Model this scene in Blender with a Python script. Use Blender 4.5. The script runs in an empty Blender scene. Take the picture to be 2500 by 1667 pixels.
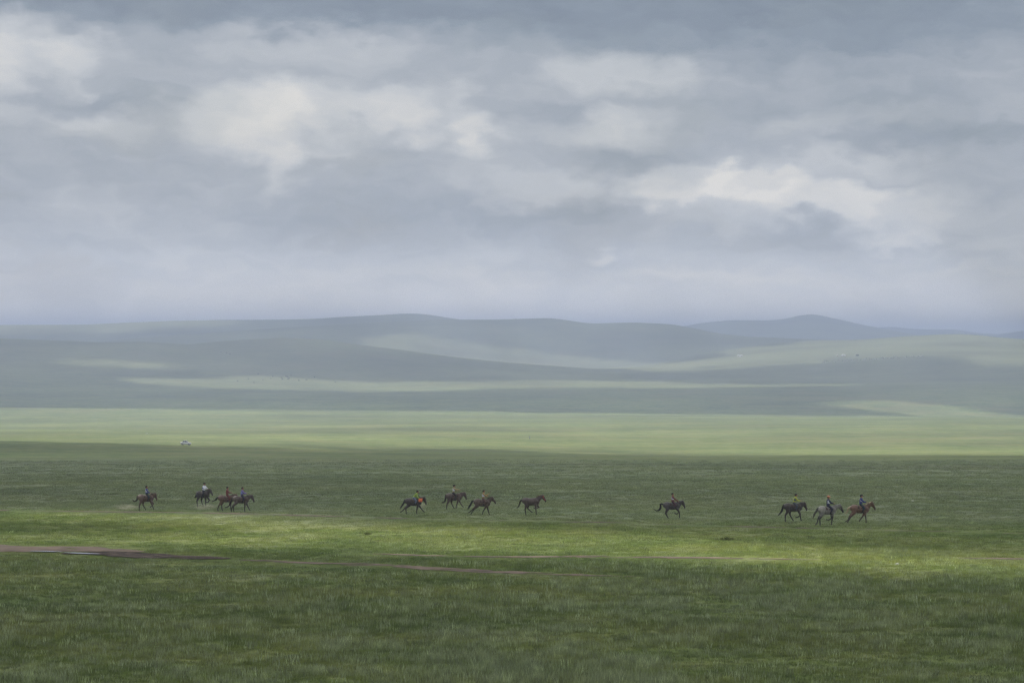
import bpy, bmesh, math, random
import numpy as np
from mathutils import Vector, Matrix

random.seed(7)
rng = np.random.default_rng(11)
SC = bpy.context.scene
COL = SC.collection

# ------------------------------------------------------------------ camera
F = 6944.0            # focal length in photo pixels (100 mm lens, 2500 px wide)
CX, CY = 1250.0, 833.0
ZC = 15.0             # height of the viewpoint above the horses' track
cam_d = bpy.data.cameras.new('camera')
cam_d.lens = 100.0; cam_d.sensor_width = 36.0
cam_d.clip_start = 0.5; cam_d.clip_end = 90000.0
cam = bpy.data.objects.new('camera', cam_d); COL.objects.link(cam)
cam.location = (0, 0, ZC); cam.rotation_euler = (math.radians(90), 0, 0)
SC.camera = cam

# ------------------------------------------------------------------ light
SUN_EL = math.radians(43.0)
SUN_H = Vector((-0.66, 0.75, 0)).normalized()                # towards the sun, on the ground
SUN_DIR = Vector((SUN_H.x*math.cos(SUN_EL), SUN_H.y*math.cos(SUN_EL), math.sin(SUN_EL)))
sun_d = bpy.data.lights.new('sun', 'SUN'); sun_d.energy = 4.7; sun_d.angle = math.radians(0.5)
sun_d.color = (1.0, 0.95, 0.86)
sun = bpy.data.objects.new('sun', sun_d); COL.objects.link(sun)
sun.rotation_euler = SUN_DIR.to_track_quat('Z', 'Y').to_euler(); sun.location = (0, 0, 60)

SC.view_settings.view_transform = 'Standard'; SC.view_settings.look = 'None'
SC.view_settings.exposure = 0.0; SC.view_settings.gamma = 1.0
SC.view_settings.use_curve_mapping = False
SC.render.engine = 'CYCLES'
SC.cycles.use_denoising = True; SC.cycles.denoising_prefilter = 'NONE'; SC.cycles.use_adaptive_sampling = True; SC.cycles.adaptive_threshold = 0.02
SC.cycles.max_bounces = 10; SC.cycles.volume_bounces = 2; SC.cycles.diffuse_bounces = 4
SC.cycles.transparent_max_bounces = 12
SC.cycles.sample_clamp_indirect = 6.0

# ------------------------------------------------------------------ node helpers
class NT:
    def __init__(s, tree): s.t = tree; s.n = tree.nodes; s.l = tree.links
    def new(s, typ, **kw):
        n = s.n.new(typ)
        for k, v in kw.items(): setattr(n, k, v)
        return n
    def put(s, sock, v):
        if v is None: return
        if hasattr(v, 'is_output') or isinstance(v, bpy.types.NodeSocket): s.l.new(v, sock)
        else: sock.default_value = v
    def math(s, op, a, b=None, c=None, clamp=False):
        n = s.new('ShaderNodeMath', operation=op, use_clamp=clamp)
        s.put(n.inputs[0], a); s.put(n.inputs[1], b); s.put(n.inputs[2], c)
        return n.outputs[0]
    def vmath(s, op, a, b=None, scale=None):
        n = s.new('ShaderNodeVectorMath', operation=op)
        s.put(n.inputs[0], a); s.put(n.inputs[1], b)
        if scale is not None: s.put(n.inputs['Scale'], scale)
        return n.outputs['Value'] if op in ('LENGTH', 'DOT_PRODUCT', 'DISTANCE') else n.outputs['Vector']
    def noise(s, vec, scale, detail=4, rough=0.55, dist=0.0, out=0, dims='3D'):
        n = s.new('ShaderNodeTexNoise', noise_dimensions=dims); s.put(n.inputs['Vector'], vec)
        n.inputs['Scale'].default_value = scale; n.inputs['Detail'].default_value = detail
        n.inputs['Roughness'].default_value = rough; n.inputs['Distortion'].default_value = dist
        return n.outputs[out]
    def ramp(s, fac, stops, interp='LINEAR'):
        n = s.new('ShaderNodeValToRGB'); s.put(n.inputs[0], fac); cr = n.color_ramp; cr.interpolation = interp
        while len(cr.elements) < len(stops): cr.elements.new(0.5)
        for e, (p, c) in zip(cr.elements, stops): e.position = p; e.color = (*c, 1) if len(c) == 3 else c
        return n.outputs[0]
    def mix(s, fac, a, b, mode='MIX'):
        n = s.new('ShaderNodeMix', data_type='RGBA', blend_type=mode)
        s.put(n.inputs[0], fac)
        s.put(n.inputs[6], (*a, 1) if isinstance(a, tuple) and len(a) == 3 else a)
        s.put(n.inputs[7], (*b, 1) if isinstance(b, tuple) and len(b) == 3 else b)
        return n.outputs[2]
    def maprange(s, v, a, b, c=0.0, d=1.0, smooth=True):
        n = s.new('ShaderNodeMapRange', interpolation_type='SMOOTHSTEP' if smooth else 'LINEAR')
        s.put(n.inputs[0], v)
        for i, q in enumerate((a, b, c, d)): s.put(n.inputs[i+1], q)
        return n.outputs[0]

def new_mat(name):
    m = bpy.data.materials.new(name); m.use_nodes = True
    m.node_tree.nodes.clear()
    T = NT(m.node_tree); T.out = T.new('ShaderNodeOutputMaterial')
    return m, T

def simple_mat(name, col, rough=0.8, var=0.12, scale=9.0, spec=0.3):
    m, T = new_mat(name)
    tc = T.new('ShaderNodeTexCoord')
    n = T.noise(tc.outputs['Object'], scale, 4)
    k = T.maprange(n, 0.3, 0.7, 1-var*2, 1+var*2, False)
    c = T.vmath('SCALE', (*col,), scale=k)
    b = T.new('ShaderNodeBsdfPrincipled'); T.l.new(c, b.inputs['Base Color'])
    b.inputs['Roughness'].default_value = rough; b.inputs['Specular IOR Level'].default_value = spec
    T.l.new(b.outputs[0], T.out.inputs[0])
    return m

# ------------------------------------------------------------------ sky
W = bpy.data.worlds.new('World'); SC.world = W; W.use_nodes = True
W.cycles.sampling_method = 'MANUAL'; W.cycles.sample_map_resolution = 256
W.node_tree.nodes.clear(); T = NT(W.node_tree)
sky = T.new('ShaderNodeTexSky', sky_type='NISHITA'); sky.sun_disc = False
sky.sun_elevation = SUN_EL; sky.sun_rotation = math.atan2(SUN_DIR.x, SUN_DIR.y)
sky.air_density = 1.0; sky.dust_density = 2.5; sky.ozone_density = 1.0
tc = T.new('ShaderNodeTexCoord'); sep = T.new('ShaderNodeSeparateXYZ'); T.l.new(tc.outputs['Generated'], sep.inputs[0])
az = T.math('MULTIPLY', T.math('ARCTAN2', sep.outputs[0], sep.outputs[1]), 69.44)   # bearing, units of 0.825 degrees
el = T.math('MULTIPLY', T.math('ARCSINE', sep.outputs[2]), 69.44)
cmb = T.new('ShaderNodeCombineXYZ'); T.l.new(az, cmb.inputs[0]); T.l.new(el, cmb.inputs[1])
V0 = cmb.outputs[0]
Vs = T.vmath('MULTIPLY', V0, (1.0, 2.1, 1.0))
def centred(vec, scale, amp, detail=3):
    n = T.noise(vec, scale, detail, 0.55, 0, 1, '2D')
    return T.vmath('MULTIPLY', T.vmath('SUBTRACT', n, (0.5, 0.5, 0.5)), (amp*1.3, amp*0.75, 0))
VW = T.vmath('ADD', T.vmath('ADD', V0, centred(Vs, 0.42, 1.7, 2)), centred(Vs, 1.7, 0.62, 5))
# layout of the cloud bank: (x, y) in photo pixels, radii, strength, softness
CLOUDS = [
    (10, 165, 70, 120, .30, .1), (185, 150, 85, 50, .26, .1), (230, 315, 120, 34, .22, .1), (245, 225, 40, 16, .16, .1),
    (590, 275, 130, 66, .34, .45), (860, 265, 200, 50, .30, .3), (700, 345, 110, 60, .22, .2), (705, 410, 55, 55, .26, .2), (1010, 312, 60, 34, .22, .1),
    (1170, 325, 62, 36, .30, .1), (1160, 235, 40, 35, .18, .1), (1490, 185, 130, 50, .26, .1), (1640, 195, 70, 36, .16, 0), (1510, 310, 95, 44, .28, .1),
    (1400, 330, 120, 30, .14, 0), (1310, 450, 150, 44, .24, .2), (1660, 450, 115, 46, .30, .5), (1850, 448, 100, 36, .30, .5),
    (1700, 510, 200, 55, .20, .1), (2020, 490, 130, 34, .27, .4), (2200, 530, 140, 50, .22, .2), (2200, 585, 110, 18, .18, .2), (1990, 295, 110, 32, .14, 0),
    (2080, 400, 150, 40, .18, .1), (1465, 615, 50, 20, .26, .2), (240, 500, 110, 60, .12, 0), (1800, 690, 380, 40, .08, 0), (650, 120, 240, 60, .1, 0),
    (280, 258, 190, 40, -.20, .1), (560, 140, 260, 45, -.1, 0), (120, 420, 260, 90, -.10, 0), (450, 540, 360, 90, -.08, 0), (1050, 520, 320, 80, -.12, 0),
    (1380, 520, 170, 40, -.18, .1), (1360, 275, 130, 26, -.2, .1), (1540, 395, 130, 30, -.18, .1), (1950, 220, 420, 70, -.10, 0), (2300, 345, 300, 36, -.24, .1),
    (2050, 580, 300, 34, -.12, .1), (2400, 160, 360, 90, -.14, 0), (1050, 195, 200, 60, -.08, 0), (1900, 30, 800, 110, -.26, .1), (450, 0, 800, 80, -.24, .25), (1250, -40, 1500, 90, -.16, .1), (1560, 640, 170, 32, -.1, 0),
]
tsum = None
for (x, y, rx, ry, a, soft) in CLOUDS:
    c = ((x-CX)/100, (CY-y)/100, 0); rx *= 1.18; ry *= 1.12; a *= (.90 if soft > .3 else .82) if y > 60 else 1.15; soft *= .72 if soft > .3 else .5
    d = T.vmath('LENGTH', T.vmath('MULTIPLY', T.vmath('SUBTRACT', VW, c), (100/rx, 100/ry, 0)))
    w = T.maprange(d, 1.45, 0.15 + soft*1.3, 0, a if a > 0 or y < 60 else a*.7)
    tsum = w if tsum is None else T.math('ADD', tsum, w)
# overlapping banks must not pile up
tsum = T.math('MAXIMUM', T.math('MINIMUM', tsum, 0.50), -0.36)
n1 = T.noise(T.vmath('MULTIPLY', VW, (1, 2.4, 1)), 0.20, 2, 0.5, 0, 0, '2D')
n2 = T.noise(T.vmath('MULTIPLY', VW, (1, 3.4, 1)), 0.6, 4, 0.55, 0, 0, '2D')
pale = T.maprange(T.math('ABSOLUTE', el), 0.4, 3.0, 1.0, 0.53)
t = T.math('ADD', T.math('ADD', pale, tsum), T.math('ADD', T.math('MULTIPLY', T.math('SUBTRACT', n1, 0.5), 0.34), T.math('MULTIPLY', T.math('SUBTRACT', n2, 0.5), 0.24)))
cloudcol = T.ramp(t, [(0.0, (.185, .228, .295)), (0.28, (.27, .32, .39)), (0.5, (.415, .453, .51)), (0.72, (.575, .60, .635)), (1.0, (.82, .80, .768))])
# thinner cloud lets some of the clear sky through
clear = T.vmath('SCALE', sky.outputs[0], scale=0.10)
cover = T.maprange(n1, 0.2, 0.5, 0.80, 0.94)
skycol = T.mix(cover, clear, cloudcol)
bg = T.new('ShaderNodeBackground'); T.l.new(skycol, bg.inputs[0]); bg.inputs[1].default_value = 1.0
wo = T.new('ShaderNodeOutputWorld'); T.l.new(bg.outputs[0], wo.inputs[0])

# ------------------------------------------------------------------ noise in numpy
def _h(ix, iy, s):
    n = (ix.astype(np.int64)*374761393 + iy.astype(np.int64)*668265263 + s*1442695041) & 0x7fffffff
    n = ((n ^ (n >> 13))*1274126177) & 0x7fffffff
    return ((n ^ (n >> 16)) & 0xffff)/65535.0
def vnoise(x, y, s=0):
    x = np.asarray(x, float); y = np.asarray(y, float)
    ix = np.floor(x); iy = np.floor(y); fx = x-ix; fy = y-iy
    fx = fx*fx*fx*(fx*(fx*6-15)+10); fy = fy*fy*fy*(fy*(fy*6-15)+10)
    a = _h(ix, iy, s); b = _h(ix+1, iy, s); c = _h(ix, iy+1, s); d = _h(ix+1, iy+1, s)
    return (a*(1-fx)+b*fx)*(1-fy)+(c*(1-fx)+d*fx)*fy - 0.5
def fbm(x, y, s=0, o=4):
    r = 0; a = 1.0; t = 0
    for k in range(o):
        r = r + a*vnoise(x*2**k+17.3*k, y*2**k-9.1*k, s+k); t += a; a *= 0.5
    return r/t

# ------------------------------------------------------------------ terrain: a survey of the steppe
# at each distance the height of the ground is given by the line it reaches in the view
PXG = np.arange(-700, 3201, 10.0)
def prof(*pts):
    p = np.array(pts, float)
    v = np.interp(PXG, p[:, 0], p[:, 1])
    k = np.array([1, 3, 6, 7, 6, 3, 1], float); k /= k.sum()
    return np.convolve(np.pad(v, 3, mode='edge'), k, mode='valid')
def flat(v): return np.full_like(PXG, float(v))
crest = prof((0, 1077), (450, 1085), (1000, 1096), (1250, 1099), (1700, 1107), (2000, 1106), (2500, 1102))
front = prof((0, 826), (250, 835), (340, 833), (460, 841), (530, 833), (690, 823), (800, 829), (900, 843), (1000, 856), (1120, 872), (1250, 885), (1450, 899), (1600, 900), (1750, 892), (1900, 880), (2043, 868), (2300, 858), (2500, 858))
midh = prof((0, 842), (210, 838), (260, 833), (450, 817), (690, 801), (900, 788), (1050, 781), (1120, 780), (1200, 781), (1280, 779), (1345, 777), (1390, 783), (1435, 790), (1500, 788), (1540, 787), (1640, 791), (1700, 802), (1755, 814), (1830, 822), (1910, 825), (1990, 829), (2100, 838), (2500, 845))
backh = prof((0, 793), (210, 793), (320, 788), (430, 783.5), (530, 781), (640, 781), (765, 779), (830, 774), (900, 771), (1000, 765), (1040, 767), (1100, 776), (1170, 786), (1300, 805), (1600, 825), (2500, 835))
righth = prof((0, 850), (700, 850), (850, 858), (1250, 890), (1450, 902), (1580, 893), (1728, 862), (1850, 842), (1914, 835), (2000, 831), (2100, 828), (2200, 820), (2320, 814), (2380, 815), (2440, 822), (2500, 826), (2700, 835))
mount = prof((0, 870), (1450, 850), (1600, 812), (1670, 796), (1720, 787), (1785, 781), (1880, 783), (1915, 779), (1950, 771), (1975, 766), (2000, 769), (2050, 780), (2115, 795), (2160, 803), (2260, 822), (2500, 850))
farm = prof((0, 865), (1900, 840), (2050, 812), (2115, 801), (2180, 796), (2220, 802), (2290, 804), (2340, 803), (2380, 812), (2440, 816), (2500, 806), (2600, 798), (2800, 812))
plus = lambda a, b: a + b
def z_of(Y, D): return ZC + (CY - Y)/F*D
AN = []                                            # (distance, height over PXG)
for D, Y in ((110, flat(1667)), (150, flat(1476)), (200, flat(1336.5)), (230, flat(1278.5)), (250, flat(1248.5)), (300, flat(1200)), (400, flat(1160)),
             (580, np.maximum(crest+26, 1130)), (740, np.maximum(crest+12, 1117)), (1050, np.maximum(crest+9, 1113)), (1250, crest+4), (1420, crest), (1900, 1062+0.4*(crest-1095)), (2900, flat(1020)),
             (3400, prof((0, 992), (600, 997), (1250, 1003), (2000, 1012), (2500, 1018))), (3750, flat(970)), (4050, prof((0, 940), (900, 955), (1500, 948), (2500, 940))),
             (4330, prof((0, 905), (640, 918), (1250, 927), (1500, 928), (2000, 934), (2500, 925)))):
    AN.append((D, z_of(Y, D)))
AN.insert(0, (0.5, flat(ZC-1.75))); AN.insert(1, (55, flat(ZC-1.75-6.3)))
zf = z_of(front, 4900); zr = z_of(righth, 5650); zm = z_of(midh, 6700); zb = z_of(backh, 7900)
AN.append((4900, zf))
leftness = np.clip((1500-PXG)/500, 0, 1)
AN.append((5250, zf*0.4 + 0.6*zr - 13*np.clip((950-PXG)/300, 0, 1) - 3*leftness))
AN.append((5650, np.where(PXG < 1500, np.minimum(zr, zf-5*leftness), zr)))
AN.append((6000, np.minimum(zr, zm) - 9*np.clip((PXG-1700)/200, 0, 1) - 8*np.clip((600-PXG)/300, 0, 1)))
AN.append((6700, zm)); AN.append((7250, np.minimum(zm, zb) - 14))
AN.append((7900, zb)); AN.append((9300, np.minimum(zb, z_of(mount, 11000)) - 22))
AN.append((11000, z_of(mount, 11000))); AN.append((12600, np.minimum(z_of(mount, 11000), z_of(farm, 14500)) - 40))
AN.append((14500, z_of(farm, 14500))); AN.append((20500, flat(-36)))
AD = np.array([a[0] for a in AN]); AZ = np.array([a[1] for a in AN])      # K, K x M
LD = np.log(AD + 40.0)
# monotone cubic slopes along distance
hh = np.diff(LD)[:, None]; de = np.diff(AZ, axis=0)/hh
SL = np.zeros_like(AZ)
w1 = 2*hh[1:]+hh[:-1]; w2 = hh[1:]+2*hh[:-1]
ok = de[1:]*de[:-1] > 0
SL[1:-1] = np.where(ok, (w1+w2)/np.where(ok, w1/np.where(ok, de[:-1], 1)+w2/np.where(ok, de[1:], 1), 1), 0)
SL[0] = de[0]; SL[-1] = 0
AZMAX = math.radians(13.0)
def bearing_px(x, y):
    az = np.arctan2(x, y); a = np.abs(az)
    inside = np.tan(np.minimum(a, AZMAX))*F
    fall = np.where(a > AZMAX, (math.pi-a)/(math.pi-AZMAX), 1.0)
    return CX + np.sign(az)*inside*fall, a
def height(x, y):
    x = np.asarray(x, float); y = np.asarray(y, float)
    px, a = bearing_px(x, y)
    d = np.hypot(x, y)*np.cos(np.minimum(a, AZMAX)); d = np.clip(d, AD[0], AD[-1]-1)
    fi = np.clip((px-PXG[0])/10.0, 0, len(PXG)-1.001); i0 = fi.astype(int); ft = fi-i0
    L = np.log(d+40.0); k = np.clip(np.searchsorted(LD, L, side='right')-1, 0, len(LD)-2)
    g = lambda A, kk: A[kk, i0]*(1-ft)+A[kk, i0+1]*ft
    H = LD[k+1]-LD[k]; s = (L-LD[k])/H
    z = g(AZ, k)*(2*s**3-3*s**2+1)+g(SL, k)*H*(s**3-2*s**2+s)+g(AZ, k+1)*(-2*s**3+3*s**2)+g(SL, k+1)*H*(s**3-s**2)
    amp = np.interp(d, [0, 90, 140, 260, 500, 1200, 3500, 5000, 9000], [0.0, 0.02, 0.12, 0.22, 0.5, 1.0, 1.6, 2.2, 3.0])
    wl = np.interp(d, [0, 300, 1000, 3000], [1, 1, 0, 0])
    z = z + amp*(wl*fbm(x/16, y/22, 3, 4) + (1-wl)*fbm(x/260, y/420, 5, 3))
    rid = np.clip((d-3000)/4000, 0, 1)
    return z + rid*5.0*fbm(x/900, y/900, 21, 4)
def project(x, y, z): return CX + F*x/y, CY - F*(z-ZC)/y
DS = np.concatenate([np.geomspace(100, 400, 1500), np.geomspace(400.5, 17000, 4000)])
def unproject(px, py, dmin=100, dmax=17000):
    """first point of the ground seen along a line of sight, between two distances"""
    dd = DS[(DS >= dmin) & (DS <= dmax)]
    xx = (px-CX)/F*dd; zz = height(xx, dd)
    yy = CY - F*(zz-ZC)/dd
    hit = np.nonzero(yy <= py)[0]
    i = hit[0] if len(hit) else len(dd)-1
    if i == 0: return float(xx[0]), float(dd[0]), float(zz[0])
    t = (py-yy[i-1])/(yy[i]-yy[i-1]+1e-9); t = min(max(t, 0), 1)
    d = dd[i-1]+t*(dd[i]-dd[i-1]); x = (px-CX)/F*d
    return float(x), float(d), float(height(x, d))

# ------------------------------------------------------------------ mesh helpers
def mesh_obj(name, verts, faces, mat, parent=None, smooth=True):
    me = bpy.data.meshes.new(name); me.from_pydata([tuple(v) for v in verts], [], [tuple(f) for f in faces]); me.update()
    if mat: me.materials.append(mat)
    if smooth: me.polygons.foreach_set('use_smooth', [True]*len(me.polygons))
    o = bpy.data.objects.new(name, me); COL.objects.link(o)
    if parent: o.parent = parent
    return o
def grid_mesh(name, P, mat, keep=None, flip=False):
    """P: R x C x 3 grid of points"""
    R, C = P.shape[:2]
    idx = np.arange(R*C).reshape(R, C)
    q = np.stack([idx[:-1, :-1], idx[:-1, 1:], idx[1:, 1:], idx[1:, :-1]], -1).reshape(-1, 4)
    if keep is not None: q = q[keep.reshape(-1)]
    if flip: q = q[:, ::-1]
    me = bpy.data.meshes.new(name)
    me.vertices.add(R*C); me.vertices.foreach_set('co', P.reshape(-1).astype(np.float32))
    me.loops.add(len(q)*4); me.loops.foreach_set('vertex_index', q.reshape(-1).astype(np.int32))
    me.polygons.add(len(q)); me.polygons.foreach_set('loop_start', np.arange(0, len(q)*4, 4, dtype=np.int32))
    me.polygons.foreach_set('use_smooth', np.ones(len(q), bool))
    me.update(calc_edges=True); me.validate()
    me.materials.append(mat)
    o = bpy.data.objects.new(name, me); COL.objects.link(o)
    return o
def tag(o, label=None, cat=None, group=None, kind=None):
    if label: o['label'] = label
    if cat: o['category'] = cat
    if group: o['group'] = group
    if kind: o['kind'] = kind
    return o

# ------------------------------------------------------------------ steppe colours, shared by the soil and the blades on it
grp = bpy.data.node_groups.new('steppe_colour', 'ShaderNodeTree')
grp.interface.new_socket('Color', in_out='OUTPUT', socket_type='NodeSocketColor')
G = NT(grp); go = G.new('NodeGroupOutput'); geo = G.new('ShaderNodeNewGeometry')
P2 = G.vmath('MULTIPLY', geo.outputs['Position'], (1, 1, 0))
nA = G.noise(P2, 1/260, 4, .55); nB = G.noise(P2, 1/34, 4, .55); nC = G.noise(P2, 1/7, 5, .6); nD = G.noise(P2, 1/1.1, 3, .6)
nE = G.noise(P2, 1/1300, 4, .6); nF = G.noise(P2, 1/90, 5, .6)
mixv = G.math('ADD', G.math('MULTIPLY', nB, .5), G.math('MULTIPLY', nC, .5))
colA = G.ramp(mixv, [(.36, (.064, .094, .026)), (.47, (.096, .125, .036)), (.58, (.138, .154, .050))])
sage = G.maprange(G.math('ADD', G.math('MULTIPLY', nC, .55), G.math('MULTIPLY', nD, .45)), .50, .66, 0, .55)
colB = G.mix(sage, colA, (.17, .195, .135))
dry = G.maprange(G.math('ADD', G.math('MULTIPLY', nF, .6), G.math('MULTIPLY', nE, .4)), .50, .62, 0, .45)
colC = G.mix(dry, colB, (.165, .150, .066))
spy = G.new('ShaderNodeSeparateXYZ'); G.l.new(geo.outputs['Position'], spy.inputs[0])
yy = G.math('ADD', spy.outputs[1], G.math('ADD', G.math('MULTIPLY', spy.outputs[0], .30), G.math('MULTIPLY', G.math('SUBTRACT', nB, .5), 60)))
trod_haze = G.math('MULTIPLY', G.maprange(yy, 222, 250), G.maprange(yy, 900, 420))          # ground trodden by the race, dusty, with near haze painted in as paleness
colC = G.mix(G.math('MULTIPLY', trod_haze, .6), colC, (.135, .155, .115))
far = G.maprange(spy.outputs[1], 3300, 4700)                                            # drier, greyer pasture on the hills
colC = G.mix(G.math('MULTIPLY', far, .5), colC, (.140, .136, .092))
k = G.maprange(nA, .3, .7, .72, 1.28, False)
colD = G.vmath('SCALE', colC, scale=G.math('MULTIPLY', k, 1.3))
G.l.new(colD, go.inputs[0])

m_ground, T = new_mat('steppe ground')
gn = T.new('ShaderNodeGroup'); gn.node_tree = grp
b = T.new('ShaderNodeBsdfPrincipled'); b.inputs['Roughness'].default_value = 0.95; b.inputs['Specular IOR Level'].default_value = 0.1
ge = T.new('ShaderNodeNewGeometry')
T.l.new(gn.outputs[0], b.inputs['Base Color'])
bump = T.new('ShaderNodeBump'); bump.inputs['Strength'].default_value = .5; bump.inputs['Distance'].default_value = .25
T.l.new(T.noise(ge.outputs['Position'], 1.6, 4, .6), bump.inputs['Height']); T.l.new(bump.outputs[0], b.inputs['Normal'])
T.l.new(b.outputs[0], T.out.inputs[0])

# ------------------------------------------------------------------ ground
azs = np.concatenate([np.linspace(-180, -14, 84)[:-1], np.linspace(-14, 14, 561), np.linspace(14, 180, 84)[1:]])*math.pi/180
dsg = np.concatenate([[0.6], np.geomspace(8, 100, 26), np.geomspace(101, 420, 230), np.geomspace(424, 4000, 190), np.geomspace(4040, 20000, 210)])
A, D = np.meshgrid(azs, dsg)
GX = np.sin(A)*D; GY = np.cos(A)*D
GZ = height(GX, GY)
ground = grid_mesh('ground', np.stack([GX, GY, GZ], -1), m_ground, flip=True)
tag(ground, 'green steppe plain rising to rolling hills and far mountains', None, None, 'structure')

# ------------------------------------------------------------------ clouds: the broken layer overhead whose gaps let the sun through
POLYS = [   # sunlit ground: distances between which it lies, outline in the view
    (1000, 3420, [(-200, 990), (0, 992), (600, 998), (1250, 1004), (1700, 1009), (2060, 1013), (2233, 1013), (2140, 1003), (2047, 996), (1900, 985), (2058, 976), (2150, 974), (2340, 990), (2500, 1016), (2700, 1025), (2700, 1112), (1700, 1113), (1300, 1102), (900, 1097), (450, 1086), (0, 1076), (-200, 1073)]),
    (3420, 4200, [(1960, 982), (2058, 976), (2150, 974), (2340, 990), (2500, 1016), (2700, 1025), (2700, 1040), (2230, 1016), (2140, 1003), (2047, 996)]),
    (3800, 4500, [(240, 919), (320, 921), (480, 922), (530, 912), (640, 914), (745, 921), (850, 929), (1010, 929), (1250, 924), (1460, 926), (1675, 934), (2050, 938), (2150, 936), (2050, 942), (1780, 945.5), (1515, 945.5), (1250, 947), (900, 958), (690, 950), (480, 942), (300, 934)]),
    (4000, 4850, [(-100, 880), (130, 877), (210, 875), (320, 878), (480, 895), (450, 899), (270, 897), (110, 887), (-100, 885)]),
    (4900, 6600, [(850, 828), (930, 812), (1010, 814), (1250, 848), (1380, 865), (1515, 881), (1620, 886), (1730, 878), (1790, 868), (2000, 868), (2000, 880), (1890, 885), (1730, 900), (1570, 905), (1410, 901), (1250, 890), (1115, 880), (955, 860), (877, 843)]),
    (4300, 4950, [(1500, 902), (1730, 895), (1890, 882), (2000, 876), (2000, 884), (1730, 903), (1570, 906)]),
    (4300, 5720, [(1580, 853), (1728, 855), (1888, 843), (1914, 830), (2050, 826), (2320, 808), (2600, 815), (2600, 888), (2500, 892), (2366, 898), (2313, 870), (2207, 871), (1994, 878), (1880, 884), (1700, 893), (1600, 898), (1760, 870)]),
    (5720, 6750, [(1560, 856), (1700, 853), (1830, 853), (1700, 860)]),
    (7100, 9000, [(-400, 780), (400, 778), (620, 783), (480, 800), (250, 812), (-400, 830)]),
    (120, 300, [(-200, 1243), (0, 1245), (450, 1250), (760, 1262), (800, 1281), (1140, 1290), (1600, 1303), (1980, 1334), (2290, 1354), (2500, 1362), (2750, 1376), (2750, 1424), (2500, 1408), (2140, 1397), (1830, 1386), (1600, 1368), (1240, 1358), (800, 1347), (560, 1338), (280, 1330), (0, 1328), (-200, 1326), (-200, 1304), (0, 1303), (300, 1300), (560, 1294), (520, 1282), (300, 1276), (-200, 1274)]),
]
def in_poly(px, py, poly):
    r = np.zeros(px.shape, bool); n = len(poly)
    for i in range(n):
        x1, y1 = poly[i]; x2, y2 = poly[(i+1) % n]
        if y1 == y2: continue
        r ^= ((y1 > py) != (y2 > py)) & (px < (x2-x1)*(py-y1)/(y2-y1)+x1)
    return r
azc = np.concatenate([np.linspace(-180, -14, 70)[:-1], np.linspace(-14, 14, 421), np.linspace(14, 180, 70)[1:]])*math.pi/180
dsc = np.concatenate([[1.0], np.geomspace(20, 105, 12), np.geomspace(110, 320, 130), np.geomspace(330, 900, 24), np.geomspace(920, 2700, 80), np.geomspace(2720, 10500, 170), np.geomspace(10700, 14500, 16)])
A, D = np.meshgrid(azc, dsc)
X = np.sin(A)*D; Y = np.cos(A)*D; Z = height(X, Y)
Ys = np.maximum(Y, 1.0)
PX, PY = project(X, Ys, Z)
wob = 1.0
lat = np.interp(D, [100, 300, 1000, 3500, 5000], [2.2, 2.5, 1.5, 2.6, 3.0])
PXw = PX + np.interp(D, [300, 3000], [34, 70])*fbm(PX/90, PY/9+D/400, 31, 4); PYw = PY + lat*2.2*fbm(PX/70, PY/7+D/700, 41, 4)
PYw = PYw + np.interp(D, [700, 1000, 1800, 2100], [0, 30, 30, 0])*np.interp(PX, [-100, 400, 800, 2000, 2300], [.1, .3, 1, .8, .2])*fbm(X/16, Y/70, 45, 3)
lit = np.zeros(A.shape)
front_of = (np.abs(A) < math.radians(13.6))
for (d0, d1, poly) in POLYS:
    thin = .74 if d0 == 4300 and d1 == 5720 else .96 if d0 >= 3000 else 1.0          # veils of thin cloud over the farther gaps
    lit = np.maximum(lit, thin*(in_poly(PXw, PYw, poly) & (D > d0) & (D < d1) & front_of))
# away from the view the same broken cloud goes on
away = (~front_of) & (fbm(X/1500, Y/420, 51, 4) > 0.11) & (D > 150)
lit = np.where(front_of, lit, away.astype(float))
dens = 1.0-lit
soft_ = dens
for it in range(2):
    p = np.pad(soft_, 1, mode='edge'); soft_ = (p[:-2, 1:-1]+p[2:, 1:-1]+2*p[1:-1, 1:-1]+p[1:-1, :-2]+p[1:-1, 2:])/6
    if it == 0: dens = soft_
wf = np.clip((D-500)/600, 0, 1); dens = dens*(1-wf)+soft_*wf
keep = (dens[:-1, :-1]+dens[:-1, 1:]+dens[1:, 1:]+dens[1:, :-1])/4 > 0.03
HB = np.interp(D, [0, 350, 1000, 3000, 9000], [1100, 1100, 1500, 1800, 2600])      # the nearer cloud hangs lower
k = (HB - Z)/math.tan(SUN_EL)
BX = X + SUN_H.x*k; BY = Y + SUN_H.y*k
th = np.clip(dens, 0, 1)
lump = fbm(BX/300, BY/300, 61, 4)
bot = np.stack([BX, BY, HB + 12*lump], -1)
top = np.stack([BX, BY, HB + 2 + th*(0.4 + 0.7*(lump+0.5))*np.interp(D, [300, 1800], [6, 70]) + 12*lump], -1)
m_cloud, T = new_mat('cloud')
tl = T.new('ShaderNodeBsdfTranslucent'); tl.inputs[0].default_value = (.88, .90, .93, 1)
df = T.new('ShaderNodeBsdfDiffuse'); df.inputs[0].default_value = (.84, .86, .88, 1)
tp = T.new('ShaderNodeBsdfTransparent')
m1 = T.new('ShaderNodeMixShader'); m1.inputs[0].default_value = .25; T.l.new(tl.outputs[0], m1.inputs[1]); T.l.new(df.outputs[0], m1.inputs[2])
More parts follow.
